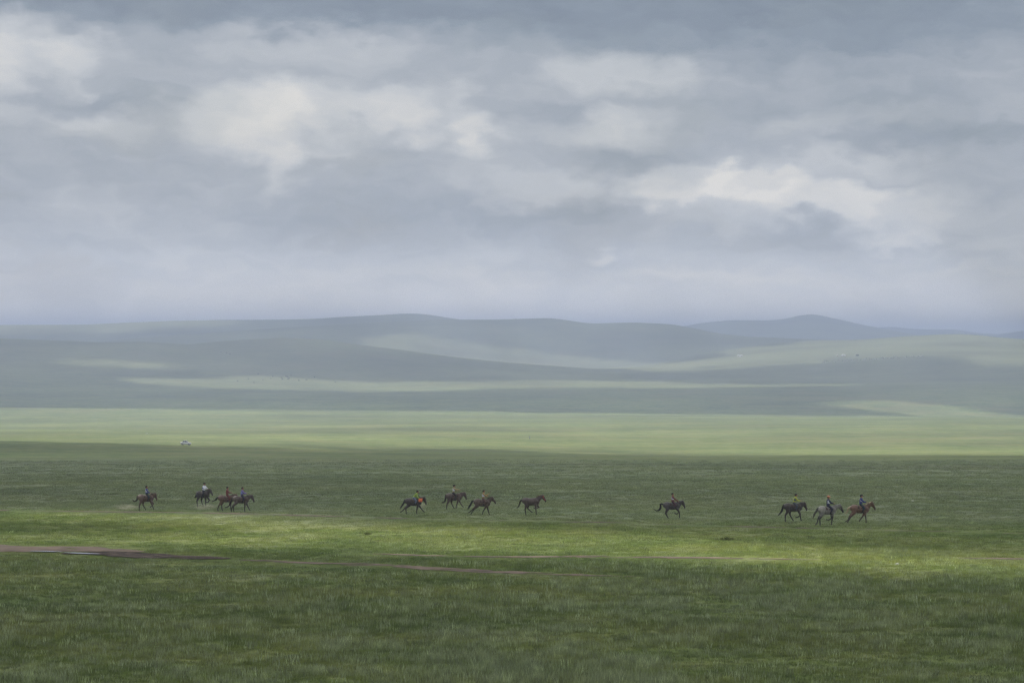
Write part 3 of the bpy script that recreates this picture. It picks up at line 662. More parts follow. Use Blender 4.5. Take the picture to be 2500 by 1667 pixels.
RACE = [
 dict(id='1', px=358, py=1247, yaw=6, sc=1.0, coat=((.095, .06, .045), (.028, .023, .02), (.14, .095, .075)), mane=(.03, .025, .02), hind=((8, -25, -4, 12), (42, -4, 26, 30)), fore=((20, 20, 25), (42, -30, -60)), poll=(.76, 1.37), head=14,
      tail=((-.05, -.30), (-.30, -.44), (-.56, -.22)), hlab='brown horse with pale rump and curled tail, first on the left by the dust',
      rider=dict(lean=-4, shirt=(.05, .055, .19), trousers=(.035, .045, .045), arms=((.13, -.2, .3, -.27), (.13, -.2, .3, -.27)), bib=((.55, .56, .68), [(-.45, .5, .03, .055)], NAVY)), rlab='rider in dark blue top on the leftmost brown horse'),
 dict(id='2', px=497, py=1237, yaw=-34, sc=1.0, coat=DARK, mane=(.02, .018, .017), hind=((2, -28, 8, 20), (42, -12, 22, 40)), fore=((5, 0, 12), (38, -42, -92)), poll=(.80, 1.46), head=30,
      tail=((-.06, -.28), (-.22, -.42), (-.34, -.36)), hlab='dark horse turned towards the viewer, farthest back of the left group',
      rider=dict(lean=8, shirt=(.66, .66, .74), trousers=(.03, .03, .04), cap=(.03, .028, .028), bib=((.12, .13, .42), [], NAVY)), rlab='rider in white shirt with blue bib on dark horse'),
 dict(id='3', px=554, py=1247, yaw=4, sc=.98, coat=BAY, mane=(.02, .018, .017), hind=((5, -36, -20, 10), (30, -22, 8, 20)), fore=((-15, -50, -80), (0, 0, 12)), poll=(.84, 1.33), head=22,
      tail=((-.10, -.06), (-.30, -.28), (-.66, -.42)), hlab='bay horse half hidden behind the dark horse of the left group',
      rider=dict(lean=2, shirt=(.16, .052, .05), trousers=(.12, .045, .04)), rlab='rider in red top and red trousers in the left group'),
 dict(id='4', px=590, py=1249.5, yaw=0, sc=1.0, coat=((.075, .056, .047), (.028, .023, .021), (.11, .085, .072)), mane=(.02, .018, .017), hind=((10, -40, 0, 12), (0, -46, -20, 0)), fore=((-8, -4, 8), (25, 26, 36)), poll=(.90, 1.34), head=20,
      tail=((-.08, -.2), (-.2, -.45), (-.3, -.7)), hlab='grey-brown horse stretching its neck, foremost of the left group',
      rider=dict(lean=5, shirt=(.15, .12, .28), trousers=(.04, .04, .06), bib=((.2, .24, .55), [], NAVY)), rlab='rider in purple top, foremost of the left group'),
 dict(id='5', px=1011, py=1255, yaw=0, sc=1.0, coat=DARK, mane=(.02, .018, .017), hind=((15, -45, 5, 15), (5, -50, -42, -60)), fore=((-12, -8, 12), (36, 38, 46)), poll=(.88, 1.35), head=17,
      tail=((-.05, -.14), (-.2, -.42), (-.44, -.76)), hlab='dark horse with a bright orange cloth over its shoulder', orange=True,
      rider=dict(lean=38, sx=-.02, shirt=(.24, .33, .07), trousers=(.12, .14, .20), arms=((.05, -.24, .22, -.34), (.05, -.24, .22, -.34))), rlab='rider in lime green top leaning forward over orange cloth'),
 dict(id='6', px=1110, py=1244, yaw=5, sc=1.0, coat=BROWN, mane=(.045, .035, .03), hind=((0, -26, -10, 0), (46, 0, 26, 32)), fore=((-18, -18, -5), (28, 32, 40)), poll=(.90, 1.32), head=16,
      tail=((-.03, -.35), (-.12, -.58), (-.38, -.66)), hlab='brown horse in full stride with hanging tail, rearmost of the middle group',
      rider=dict(lean=6, sx=-.1, shirt=(.33, .27, .15), trousers=(.05, .045, .045), arms=((.22, -.06, .50, -.10), (.16, -.18, .36, -.2)), bib=((.6, .6, .7), [], NAVY)), rlab='rider in yellow and white top stretching an arm forward'),
 dict(id='7', px=1179, py=1256, yaw=-4, sc=1.0, coat=((.085, .058, .045), (.025, .021, .019)), mane=(.02, .018, .017), hind=((-5, -50, -45, -60), (5, -45, -35, -32)), fore=((-30, -28, -14), (12, 15, 18)), poll=(.80, 1.44), head=33,
      tail=((-.12, .0), (-.26, -.26), (-.42, -.52), (-.52, -.82)), hlab='dark bay horse with arched tail, ridden just behind the loose horse',
      rider=dict(lean=4, shirt=(.33, .22, .10), trousers=(.11, .07, .06), arms=((.18, -.12, .44, .04), (.16, -.18, .36, -.2)), bib=((.58, .58, .68), [], NAVY)), rlab='rider in orange-yellow top holding up a whip', whip=True),
 dict(id='8', px=1298, py=1258, yaw=-8, sc=1.02, coat=((.072, .05, .042), (.024, .02, .018)), mane=(.10, .035, .025), hind=((14, -16, 8, 12), (46, -12, 46, 55)), fore=((5, 5, 8), (45, -70, -100)), poll=(.92, 1.50), head=31,
      tail=((-.16, -.1), (-.27, -.46), (-.58, -.86)), hlab='riderless dark horse with red bridle galloping alone', rider=None),
 dict(id='9', px=1642, py=1266, yaw=0, sc=1.0, coat=((.050, .042, .042), (.022, .02, .019), (.085, .075, .075)), mane=(.018, .016, .016), hind=((10, -22, 30, 36), (20, -25, 26, 24)), fore=((35, 5, -5), (36, -46, -110)), poll=(.85, 1.37), head=20,
      tail=((-.22, .02), (-.20, -.26), (-.32, -.46), (-.54, -.54), (-.86, -.28)), hlab='nearly black horse with S-curved tail, galloping on its own in the gap',
      rider=dict(lean=-3, shirt=(.15, .042, .042), trousers=(.07, .035, .04), arms=((.20, -.17, .46, -.36), (.04, -.22, .14, -.30)), bib=((.62, .62, .72), [(-.35, .35, -.03, .03)], (.10, .11, .30))), rlab='rider in dark red top with white number bib on black horse'),
 dict(id='10', px=1938, py=1274, yaw=0, sc=1.06, coat=DARK, mane=(.02, .018, .017), hind=((5, -30, 0, 8), (42, 0, 30, 32)), fore=((20, 10, 14), (30, -40, -80)), poll=(.84, 1.32), head=18,
      tail=((-.06, -.16), (-.16, -.46), (-.46, -.80)), hlab='dark horse with brown tail tip, rearmost of the right-hand three',
      rider=dict(lean=16, shirt=(.34, .37, .07), trousers=(.06, .07, .09), bib=((.08, .10, .12), [], NAVY)), rlab='rider in bright yellow top and black helmet, right-hand three', ),
 dict(id='11', px=2021, py=1283, yaw=16, sc=1.08, coat=((.16, .15, .14), (.035, .032, .031), (.30, .285, .26), .86), mane=(.07, .065, .06), hind=((0, -30, 5, 4), (6, -36, -16, -40)), fore=((-6, -9, -5), (5, -60, -100)), poll=(.96, 1.34), head=30,
      tail=((-.08, -.12), (-.3, -.46), (-.40, -.72)), hlab='dappled grey horse with pale rump, middle of the right-hand three',
      rider=dict(lean=2, shirt=NAVY, trousers=(.03, .03, .05), cap=(.62, .26, .16), bib=((.66, .66, .78), [(-.45, .2, .03, .05), (-.45, .45, -.065, -.045), (-.05, .1, -.05, .05)], NAVY)), rlab='rider in navy with white bib and orange cap on grey horse'),
 dict(id='12', px=2101, py=1276, yaw=0, sc=1.08, coat=((.125, .072, .05), (.045, .033, .027), (.18, .10, .075)), mane=(.42, .34, .22), hind=((0, -40, -30, -30), (-5, -46, -22, -60)), fore=((-30, -38, -30), (8, 8, 4)), poll=(.86, 1.48), head=27,
      tail=((-.14, -.12), (-.22, -.36), (-.56, -.56)), hlab='chestnut horse with blond mane and tail, leading on the right',
      rider=dict(lean=3, shirt=(.04, .05, .19), trousers=(.03, .045, .05), cap=(.03, .03, .03), bib=((.035, .04, .16), [(-.45, -.25, -.06, .08), (.0, .5, .05, .08), (.05, .35, -.07, -.04), (.1, .3, -.05, .05)], (.62, .62, .74))), rlab='rider in blue vest with white figures on chestnut horse'),
]
HSPOTS = []
for i, S in enumerate(RACE):
    body, sh, poll, hd, bk, muz = make_horse(S)
    x, y, z = unproject(S['px'], S['py'], 150, 400)
    HSPOTS.append((x, y, S))
    xf = Matrix.Translation((x, y, z)) @ Matrix.Rotation(math.radians(S['yaw']), 4, 'Z') @ Matrix.Scale(S['sc'], 4)
    o = add('horse', body); o.matrix_world = xf
    tag(o, S['hlab'], 'horse', 'horses in the race')
    dock = Vector((-.79, 0, 1.15))+sh
    path = [dock+Vector((.06, 0, .03)), dock] + [dock+Vector((a, .02*j, c)) for j, (a, c) in enumerate(S['tail'])]
    V, Fc = strands(path, .050, .020, i, 11, .045); mesh_obj('tail', V, Fc, hair_mat(S['mane'] if S['rider'] else (.028, .020, .018)), o)
    # mane: locks along the crest of the neck
    V = []; Fc = []
    rr = random.Random(i)
    w0 = Vector((.36, 0, 1.29))+sh; w1 = poll+Vector((-.05, 0, .09))
    for k in range(15):
        f = k/14; c = w0.lerp(w1, f)+Vector((-.03*math.sin(f*3.1), 0, .045*math.sin(f*3.1)))
        for s in (-1, 1):
            e = c+Vector((-.07-rr.uniform(0, .07), s*rr.uniform(.06, .10), rr.uniform(-.11, -.03)))
            v, f_ = capsule(c+Vector((0, s*.01, -.02)), .032, e, .016, 1.0, 6); o_ = len(V); V += v; Fc += [tuple(q_+o_ for q_ in g) for g in f_]
    e0 = poll+hd*.02; v, f_ = capsule(poll+Vector((0, 0, .08)), .03, poll+hd*.16-bk*.10, .015, 1, 6); o_ = len(V); V += v; Fc += [tuple(q_+o_ for q_ in g) for g in f_]
    mesh_obj('mane', V, Fc, hair_mat(S['mane']), o)
    # bridle: noseband, cheek straps, browband, reins
    tk = m_red if S['rider'] is None else m_leather
    V = []; Fc = []
    def band(c, ra, rb, axis):
        global V, Fc
        a_ = bk.copy(); N = 12; pts = []
        for kk in range(N):
            th = math.pi*2*kk/N; pts.append(c+a_*math.cos(th)*ra+Vector((0, 1, 0))*math.sin(th)*rb)
        for kk in range(N):
            v, f_ = capsule(pts[kk], .014, pts[(kk+1) % N], .014, 1, 6); o_ = len(V); V += v; Fc += [tuple(q_+o_ for q_ in g) for g in f_]
    band(poll+hd*.38, .085, .070, hd); band(poll+hd*.07, .115, .088, hd)
    for s in (-1, 1):
        for (p_, q_) in ((poll+hd*.07+Vector((0, s*.086, 0)), poll+hd*.38+Vector((0, s*.068, 0))),):
            v, f_ = capsule(p_, .013, q_, .013, 1, 6); o_ = len(V); V += v; Fc += [tuple(t_+o_ for t_ in g) for g in f_]
        if S['rider']:
            v, f_ = capsule(poll+hd*.40+Vector((0, s*.068, 0)), .008, Vector((.42, s*.09, 1.5))+sh, .008, 1, 6); o_ = len(V); V += v; Fc += [tuple(t_+o_ for t_ in g) for g in f_]
    mesh_obj('bridle', V, Fc, tk, o)
    if S['rider'] is None:
        V, Fc = join([capsule(poll+hd*.10-bk*.055, .03, poll+hd*.34-bk*.03, .026, 2.2)]); mesh_obj('face_cloth', V, Fc, m_red, o)
    if S.get('orange'):
        V = []; Fc = []
        for j in range(9):
            for k in range(9):
                u = -1+2*j/8; th = math.radians(-20+ 115*k/8)
                edge = 1.0 + .12*math.sin(j*2.1+k)
                V.append(Vector((.55+u*.20*(1-.25*(k/8)), -math.sin(th)*.255*(1.02+.02*math.sin(j*3)), 1.05+math.cos(th)*.30*edge))+sh)
        for j in range(8):
            for k in range(8): a = j*9+k; Fc.append((a, a+1, a+10, a+9))
        oc = mesh_obj('shoulder_cloth', V, Fc, simple_mat('orange cloth', (.58, .15, .06), .85, .12, 9), o); oc['label'] = 'bright orange cloth over the shoulder'
        md = oc.modifiers.new('thick', 'SOLIDIFY'); md.thickness = .02
    if S['rider']:
        hz = 1.275+sh.z
        V = []; Fc = []
        for j in range(9):
            for k in range(13):
                xx = -.22+.55*j/8; th = math.radians(-78+156*k/12)
                V.append(Vector((xx, math.sin(th)*.275, 1.00+math.cos(th)*(.272+.035*abs(j/4-1)**2)))+sh)
        for j in range(8):
            for k in range(12): a = j*13+k; Fc.append((a, a+1, a+14, a+13))
        sd = mesh_obj('saddle', V, Fc, m_leather, o)
        md = sd.modifiers.new('thick', 'SOLIDIFY'); md.thickness = .03; md.offset = 1
        rd, hands = make_rider('person', S['rider'], hz, S['rlab'], xf)
        if S.get('whip'):
            p = rd.matrix_world @ hands[0]; q = rd.matrix_world @ (hands[0]+Vector((.16, -.03, .30)))
            V, Fc = capsule((0, 0, 0), .012, q-p, .006, 1, 8)
            wo_ = mesh_obj('riding_whip', V, Fc, m_leather); wo_.location = p
            tag(wo_, 'thin dark whip held up by the rider in orange-yellow', 'whip')

# ------------------------------------------------------------------ dust kicked up by the hooves
m_dust, T = new_mat('dust')
tc = T.new('ShaderNodeTexCoord')
rad = T.vmath('LENGTH', tc.outputs['Object'])
dn = T.math('MULTIPLY', T.maprange(rad, 1.0, .15), T.maprange(T.noise(tc.outputs['Object'], 2.6, 3), .4, .65))
pv = T.new('ShaderNodeVolumePrincipled'); pv.inputs['Color'].default_value = (.86, .78, .66, 1)
T.l.new(T.math('MULTIPLY', dn, .85), pv.inputs['Density']); T.l.new(pv.outputs[0], T.out.inputs['Volume'])
for (px, py, rx, ry, rz, lab) in ((310, 1245.5, 1.5, .9, .42, 'low puff of pale dust behind the leftmost horse'), (500, 1244, 1.6, .8, .40, 'faint dust under the left group of horses'),
                               (1030, 1246, .55, .5, .45, 'small pale puff of dust by the head of the horse with orange cloth')):
    V, Fc = ellipsoid((0, 0, 0), (1, 1, 1))
    x, y, z = unproject(px, py, 150, 400)
    d_ = mesh_obj('dust', V, Fc, m_dust); d_.location = (x, y, z+rz*(.75 if rx > 1 else 1.1)); d_.scale = (rx, ry, rz)
    tag(d_, lab, None, None, 'stuff')

# ------------------------------------------------------------------ car on the far side of the shade
def wheel_mesh(r, w, seg=18):
    V = []; Fc = []
    prof_ = [(-w/2, r*.55), (-w/2, r*.92), (-w*.3, r), (w*.3, r), (w/2, r*.92), (w/2, r*.55)]
    for (yy, rr_) in prof_:
        for k in range(seg): th = 2*math.pi*k/seg; V.append((rr_*math.cos(th), yy, rr_*math.sin(th)))
    for i in range(len(prof_)-1):
        for k in range(seg): a = i*seg+k; b_ = i*seg+(k+1) % seg; Fc.append((a, b_, b_+seg, a+seg))
    return V, Fc
def disc(r, y0, seg=18): return [(r*math.cos(2*math.pi*k/seg), y0, r*math.sin(2*math.pi*k/seg)) for k in range(seg)], [tuple(range(seg))]
m_paint = simple_mat('white car paint', (.62, .62, .65), .3, .03, 3, .5); m_glass = simple_mat('dark car glass', (.03, .035, .045), .08, .05, 3, .6)
m_tyre = simple_mat('tyre rubber', (.025, .025, .025), .8, .1, 9); m_lamp = simple_mat('lamp lens', (.6, .6, .6), .15, .05, 9, .6); m_rim = simple_mat('wheel rim', (.4, .4, .42), .3, .05, 9, .5)
x, y, z = unproject(454, 1086, 1000, 1800)
car = bpy.data.objects.new('car', None); COL.objects.link(car); car.location = (x, y, z); car.rotation_euler = (0, 0, math.radians(-8)); car.scale = (1.15, 1.3, 1.5)
tag(car, 'white car with dark windows driving along the shadow edge', 'car')
secs = [(-2.2, .45, .95, .62), (-2.05, .34, 1.02, .74), (-1.35, .26, 1.05, .80), (-.4, .24, 1.02, .84), (.7, .24, 1.0, .84), (1.5, .26, .90, .80), (2.05, .32, .80, .74), (2.22, .42, .68, .60)]
V = []; Fc = []
for (sx, zb_, zt_, hw) in secs:
    V += [(sx, -hw*.86, zb_), (sx, -hw, zb_+.14), (sx, -hw, zt_-.16), (sx, -hw*.86, zt_), (sx, hw*.86, zt_), (sx, hw, zt_-.16), (sx, hw, zb_+.14), (sx, hw*.86, zb_)]
for i in range(len(secs)-1):
    for k in range(8): a = i*8+k; b_ = i*8+(k+1) % 8; Fc.append((a, b_, b_+8, a+8))
Fc.append(tuple(reversed(range(8)))); e = (len(secs)-1)*8; Fc.append(tuple(range(e, e+8)))
mesh_obj('body', V, Fc, m_paint, car)
V = [(-1.55, -.70, 1.0), (.95, -.70, .97), (.25, -.56, 1.45), (-1.0, -.56, 1.45), (-1.55, .70, 1.0), (.95, .70, .97), (.25, .56, 1.45), (-1.0, .56, 1.45)]
mesh_obj('windows', V, [(0, 1, 2, 3), (7, 6, 5, 4), (1, 5, 6, 2), (0, 3, 7, 4)], m_glass, car, False)
V = [(-1.05, -.60, 1.44), (.28, -.60, 1.44), (.2, -.5, 1.50), (-.95, -.5, 1.50), (-1.05, .60, 1.44), (.28, .60, 1.44), (.2, .5, 1.50), (-.95, .5, 1.50)]
rf = mesh_obj('roof', V, [(0, 1, 2, 3), (7, 6, 5, 4), (1, 5, 6, 2), (0, 3, 7, 4), (3, 2, 6, 7), (0, 4, 5, 1)], m_paint, car, False)
for xa, xb in ((-1.30, -1.02), (.92, .26), (-.42, -.42)):
    for s in (-1, 1):
        V, Fc = capsule((xa, s*.71, .98), .035, (xb, s*.565, 1.45), .03, 1, 6); mesh_obj('pillar', V, Fc, m_paint, rf)
for wx in (-1.35, 1.40):
    for s in (-1, 1):
        V, Fc = wheel_mesh(.32, .2); w_ = mesh_obj('wheel', V, Fc, m_tyre, car); w_.location = (wx, s*.74, .32)
        V, Fc = disc(.19, s*.09); mesh_obj('rim', V, Fc, m_rim, w_)
for s in (-1, 1):
    V, Fc = ellipsoid((2.14, s*.5, .62), (.10, .16, .08)); mesh_obj('headlight', V, Fc, m_lamp, car)
    V, Fc = ellipsoid((-2.13, s*.5, .78), (.10, .16, .07)); mesh_obj('tail_light', V, Fc, m_red, car)

# ------------------------------------------------------------------ a person far out on the lit plain
x, y, z = unproject(1293, 1071, 1000, 2300)
pb = [capsule((-.0, -.09, .9), .09, (.02, -.10, .48), .065), capsule((.02, -.10, .48), .06, (-.02, -.11, .06), .045), capsule((-.02, -.11, .04), .04, (.14, -.12, .035), .035),
      capsule((0, .09, .9), .09, (.10, .10, .48), .065), capsule((.10, .10, .48), .06, (.12, .11, .06), .045), capsule((.12, .11, .04), .04, (.28, .12, .035), .035),
      capsule((0, 0, .95), .14, (0, 0, 1.35), .16, 1.2), capsule((0, 0, 1.4), .06, (.01, 0, 1.56), .055), ellipsoid((.02, 0, 1.66), (.10, .08, .125)), capsule((.11, 0, 1.66), .014, (.125, 0, 1.635), .018)]
for s in (-1, 1): pb += [capsule((0, s*.2, 1.4), .06, (-.02, s*.26, 1.12), .045), capsule((-.02, s*.26, 1.12), .042, (.08, s*.25, .9), .03), capsule((.08, s*.25, .88), .03, (.10, s*.25, .80), .022)]
pf = add('person', fuse('walker', pb, .018, 2, m_skin)); pf.location = (x, y, z); pf.scale = (1.1,)*3; tag(pf, 'lone person in pale blue coat standing far out on the sunlit plain', 'person')
add('coat', fuse('coat', [capsule((0, 0, .72), .19, (0, 0, 1.36), .185, 1.2)]+[capsule((0, s*.2, 1.4), .075, (-.02, s*.26, 1.12), .062) for s in (-1, 1)]+[capsule((-.02, s*.26, 1.12), .06, (.06, s*.25, .94), .05) for s in (-1, 1)], .025, 2, cloth((.24, .26, .48))), pf)
add('trousers', fuse('trousers', [capsule((0, s*.09, .9), .105, ((.02 if s < 0 else .10), s*.10, .48), .08) for s in (-1, 1)]+[capsule(((.02 if s < 0 else .10), s*.10, .48), .075, ((-.02 if s < 0 else .12), s*.11, .1), .06) for s in (-1, 1)], .02, 2, cloth((.07, .07, .13))), pf)
add('hair', fuse('hair', [ellipsoid((.005, 0, 1.70), (.108, .09, .105))], .02, 1, hair_mat((.012, .010, .010))), pf)

# ------------------------------------------------------------------ felt tents on the right-hand hill
m_felt = simple_mat('white felt', (.80, .80, .78), .9, .06, 2); m_door = simple_mat('painted door', (.28, .10, .05), .6, .1, 4); m_rope = simple_mat('girth rope', (.35, .28, .18), .9, .1, 5)
def yurt(px, py, r, lab):
    x, y, z = unproject(px, py, 4300, 5700)
    o = bpy.data.objects.new('yurt', None); COL.objects.link(o); o.location = (x, y, z-.1)
    tag(o, lab, 'yurt', 'felt tents on the right-hand hill')
    def lathe(pr_):
        V = []; Fc = []; seg = 28
        for (rr_, zz) in pr_:
            for k in range(seg): th = 2*math.pi*k/seg; V.append((rr_*math.cos(th), rr_*math.sin(th), zz))
        for i in range(len(pr_)-1):
            for k in range(seg): a = i*seg+k; b_ = i*seg+(k+1) % seg; Fc.append((a, b_, b_+seg, a+seg))
        return V, Fc
    mesh_obj('wall', *lathe([(r*.98, 0), (r, .3), (r, 1.7), (r*.97, 1.78)]), m_felt, o)
    mesh_obj('roof', *lathe([(r*1.03, 1.70), (r*1.0, 1.85), (r*.6, 2.45), (r*.24, 2.85), (r*.2, 2.9)]), m_felt, o)
    mesh_obj('crown_ring', *lathe([(r*.26, 2.82), (r*.27, 2.95), (r*.2, 3.02), (r*.02, 3.06)]), m_rope, o)
    mesh_obj('girth_rope', *lathe([(r*1.01, 1.05), (r*1.02, 1.1), (r*1.01, 1.15)]), m_rope, o)
    V = [(-.42, -r*1.03, .05), (.42, -r*1.03, .05), (.42, -r*1.03, 1.55), (-.42, -r*1.03, 1.55), (-.42, -r*.9, .05), (.42, -r*.9, .05), (.42, -r*.9, 1.55), (-.42, -r*.9, 1.55)]
    mesh_obj('door', V, [(0, 1, 2, 3), (4, 0, 3, 7), (1, 5, 6, 2), (3, 2, 6, 7)], m_door, o, False)
    return x, y, z
yurt(1803, 869, 2.2, 'small white felt tent at the left end of the lit hillside'); yurt(1810, 869.5, 3.4, 'wide white felt tent beside the small one on the left of the lit hillside')
yurt(2044, 868, 1.7, 'tiny white felt tent left of the large tent above the flock'); yurt(2059, 868, 4.2, 'large white felt tent above the sheep flock')
# dark shed to the right of the tents
x, y, z = unproject(2093, 868, 4300, 5700)
shed = bpy.data.objects.new('shed', None); COL.objects.link(shed); shed.location = (x, y, z-.1); tag(shed, 'low dark green shed to the right of the large tent', 'shed')
m_shed = simple_mat('dark painted boards', (.05, .085, .075), .8, .2, 1)
V = [(sx*2.6, sy*1.4, zz) for zz in (0, 1.9) for sx, sy in ((-1, -1), (1, -1), (1, 1), (-1, 1))]
mesh_obj('wall', V, [(0, 1, 5, 4), (1, 2, 6, 5), (2, 3, 7, 6), (3, 0, 4, 7)], m_shed, shed, False)
V = [(-2.8, -1.6, 1.88), (2.8, -1.6, 1.88), (2.8, 1.6, 1.88), (-2.8, 1.6, 1.88), (-2.8, 0, 2.5), (2.8, 0, 2.5)]
mesh_obj('roof', V, [(0, 1, 5, 4), (2, 3, 4, 5), (1, 2, 5), (3, 0, 4), (3, 2, 1, 0)], m_shed, shed, False)
V = [(-.4, -1.43, .02), (.4, -1.43, .02), (.4, -1.43, 1.7), (-.4, -1.43, 1.7)]
mesh_obj('door', V, [(0, 1, 2, 3)], m_door, shed, False)
# cairn on the dark hilltop
x, y, z = unproject(1345, 778.5, 6200, 7200)
rr = random.Random(4); pr = []
for k in range(40):
    f = rr.random()**.7; a_ = rr.uniform(0, 6.28); r_ = (1-f)*1.7*rr.random(); pr.append(ellipsoid((r_*math.cos(a_), r_*math.sin(a_), f*2.2), (rr.uniform(.25, .5),)*2+(rr.uniform(.2, .35),), 0, 8, 5))
pr.append(capsule((0, 0, 1.5), .10, (.1, 0, 4.2), .06, 1, 6))
V, Fc = join(pr); cn = mesh_obj('cairn', V, Fc, simple_mat('cairn stone', (.2, .19, .18), .9, .2, 1)); cn.location = (x, y, z-.3)
tag(cn, 'small stone cairn with a pole on the dark hilltop', 'cairn')

# ------------------------------------------------------------------ herd on the lit strip and flock below the tents
cow_pr = [ellipsoid((0, 0, 1.0), (.75, .3, .36)), ellipsoid((.5, 0, 1.05), (.35, .26, .34)), capsule((.75, 0, 1.1), .19, (1.05, 0, .8), .14, .7), capsule((1.05, 0, .8), .13, (1.25, 0, .45), .09, .8), capsule((-.72, 0, 1.2), .05, (-.85, 0, .5), .03)]
for sx in (-.55, .5):
    for s in (-1, 1): cow_pr.append(capsule((sx, s*.18, .85), .13, (sx+.03, s*.18, .42), .07)); cow_pr.append(capsule((sx+.03, s*.18, .42), .06, (sx, s*.18, .05), .055))
HM = [fuse('grazing_animal', cow_pr, .06, 2, simple_mat('herd coat a', (.035, .03, .028), .8)), None]
HM[1] = HM[0].copy(); HM[1].materials.clear(); HM[1].materials.append(simple_mat('herd coat b', (.05, .03, .022), .8))
herd = [(631, 914.5), (666, 920), (661, 925), (688, 923), (689, 927), (698, 919.5), (702, 920.5), (705, 924), (703, 926), (711, 917.5), (606, 925.5), (642, 928), (730, 930), (748, 928), (768, 921.5), (819, 934), (580, 931), (620, 935), (540, 860), (553, 862), (561, 865)]
for k, (px, py) in enumerate(herd):
    x, y, z = unproject(px, py, 3700, 4880)
    o = add('grazing_animal', HM[k % 2]); o.location = (x, y, z); o.rotation_euler = (0, 0, random.uniform(-.5, .5)+(math.pi if k % 3 == 0 else 0)); o.scale = (1.35,)*3
    tag(o, 'dark grazing animal of the herd scattered along the far pale strip', 'livestock', 'herd grazing on the far pale strip')
sheep = [ellipsoid((0, 0, .55), (.52, .27, .28), 0, 8, 6), capsule((.42, 0, .68), .12, (.68, 0, .58), .09, .8, 6)]+[capsule((sx, s*.13, .4), .05, (sx, s*.13, .03), .04, 1, 5) for sx in (-.3, .3) for s in (-1, 1)]
SV, SF = join(sheep)
V = []; Fc = []; mi = []
rr = random.Random(9)
for k in range(210):
    u = rr.random()**.8; px = 2000+u*255; py = 884-14*u+rr.gauss(0, 1.5)-(2 if px > 2150 else 0)
    x, y, z = unproject(px, py, 4300, 5600)
    a_ = rr.uniform(0, 6.28); c_, s_ = math.cos(a_), math.sin(a_); o_ = len(V); sc_ = rr.uniform(1.0, 1.5)
    V += [Vector(((v.x*c_-v.y*s_)*sc_+x, (v.x*s_+v.y*c_)*sc_+y, v.z*sc_+z)) for v in SV]; Fc += [tuple(i_+o_ for i_ in g) for g in SF]; mi += [1 if rr.random() < .45 else 0]*len(SF)
fl = mesh_obj('sheep_flock', V, Fc, simple_mat('fleece', (.62, .6, .55), .95, .1, 1)); fl.data.materials.append(HM[0].materials[0]); fl.data.polygons.foreach_set('material_index', mi)
tag(fl, 'distant flock of white and dark sheep below the tents', None, None, 'stuff')

# ------------------------------------------------------------------ stones and shrubs in the near grass
def stone(px, py, s, lab, dmin=100, dmax=420, col=(.6, .6, .57)):
    x, y, z = unproject(px, py, dmin, dmax)
    bm = bmesh.new(); bmesh.ops.create_icosphere(bm, subdivisions=2, radius=1.0)
    r_ = random.Random(int(px))
    for v in bm.verts: v.co *= r_.uniform(.82, 1.15)
    me = bpy.data.meshes.new('stone'); bm.to_mesh(me); bm.free(); me.materials.append(simple_mat('stone %d' % px, col, .9, .15, 5))
    o = bpy.data.objects.new('stone', me); COL.objects.link(o); o.location = (x, y, z+s*.35); o.scale = (s*1.4, s, s*.8); tag(o, lab, 'stone')
stone(2190, 1377, .09, 'small white stone in the grass below the right-hand horses'); stone(358, 1058, .5, 'white boulder in the far lit band, left of the car', 900, 2400)
stone(2228, 1223, .10, 'white stone in the shaded grass behind the leading horse')
m_shrub, T = new_mat('shrub leaf')
gn = T.new('ShaderNodeTexCoord'); c = T.ramp(T.noise(gn.outputs['Object'], 6, 3), [(.35, (.085, .105, .04)), (.65, (.15, .165, .065))])
df = T.new('ShaderNodeBsdfDiffuse'); T.l.new(c, df.inputs[0]); tl = T.new('ShaderNodeBsdfTranslucent'); T.l.new(c, tl.inputs[0])
mx = T.new('ShaderNodeMixShader'); mx.inputs[0].default_value = .3; T.l.new(df.outputs[0], mx.inputs[1]); T.l.new(tl.outputs[0], mx.inputs[2]); T.l.new(mx.outputs[0], T.out.inputs[0])
def shrub(px, py, w, h, lab):
    x, y, z = unproject(px, py, 100, 420); r_ = random.Random(int(px*7)); V = []; Fc = []
    for k in range(int(130*max(.4, w))):
        cx_ = r_.gauss(0, w*.32); cy_ = r_.gauss(0, w*.2); hh_ = h*r_.uniform(.4, 1.0)*(1-.5*min(1, abs(cx_)/w)); a_ = r_.uniform(0, 6.28); lw = .022
        tip = Vector((cx_+r_.gauss(0, .12), cy_+r_.gauss(0, .12), hh_)); dx = Vector((math.cos(a_)*lw, math.sin(a_)*lw, 0)); o_ = len(V)
        V += [Vector((cx_, cy_, -.03))-dx, Vector((cx_, cy_, -.03))+dx, (Vector((cx_, cy_, 0))+tip)*.5+dx*1.4+Vector((0, 0, .04)), tip, (Vector((cx_, cy_, 0))+tip)*.5-dx*1.4+Vector((0, 0, .04))]; Fc.append((o_, o_+1, o_+2, o_+3, o_+4))
    o = mesh_obj('shrub', V, Fc, m_shrub, None, False); o.location = (x, y, z); tag(o, lab, 'shrub', 'low shrubs in the sunlit band')
shrub(1773, 1318, 1.0, .30, 'broad dark shrub at the top of the sunlit band, right of centre'); shrub(897, 1304, .3, .22, 'small dark shrub near the top of the sunlit band, left of centre')

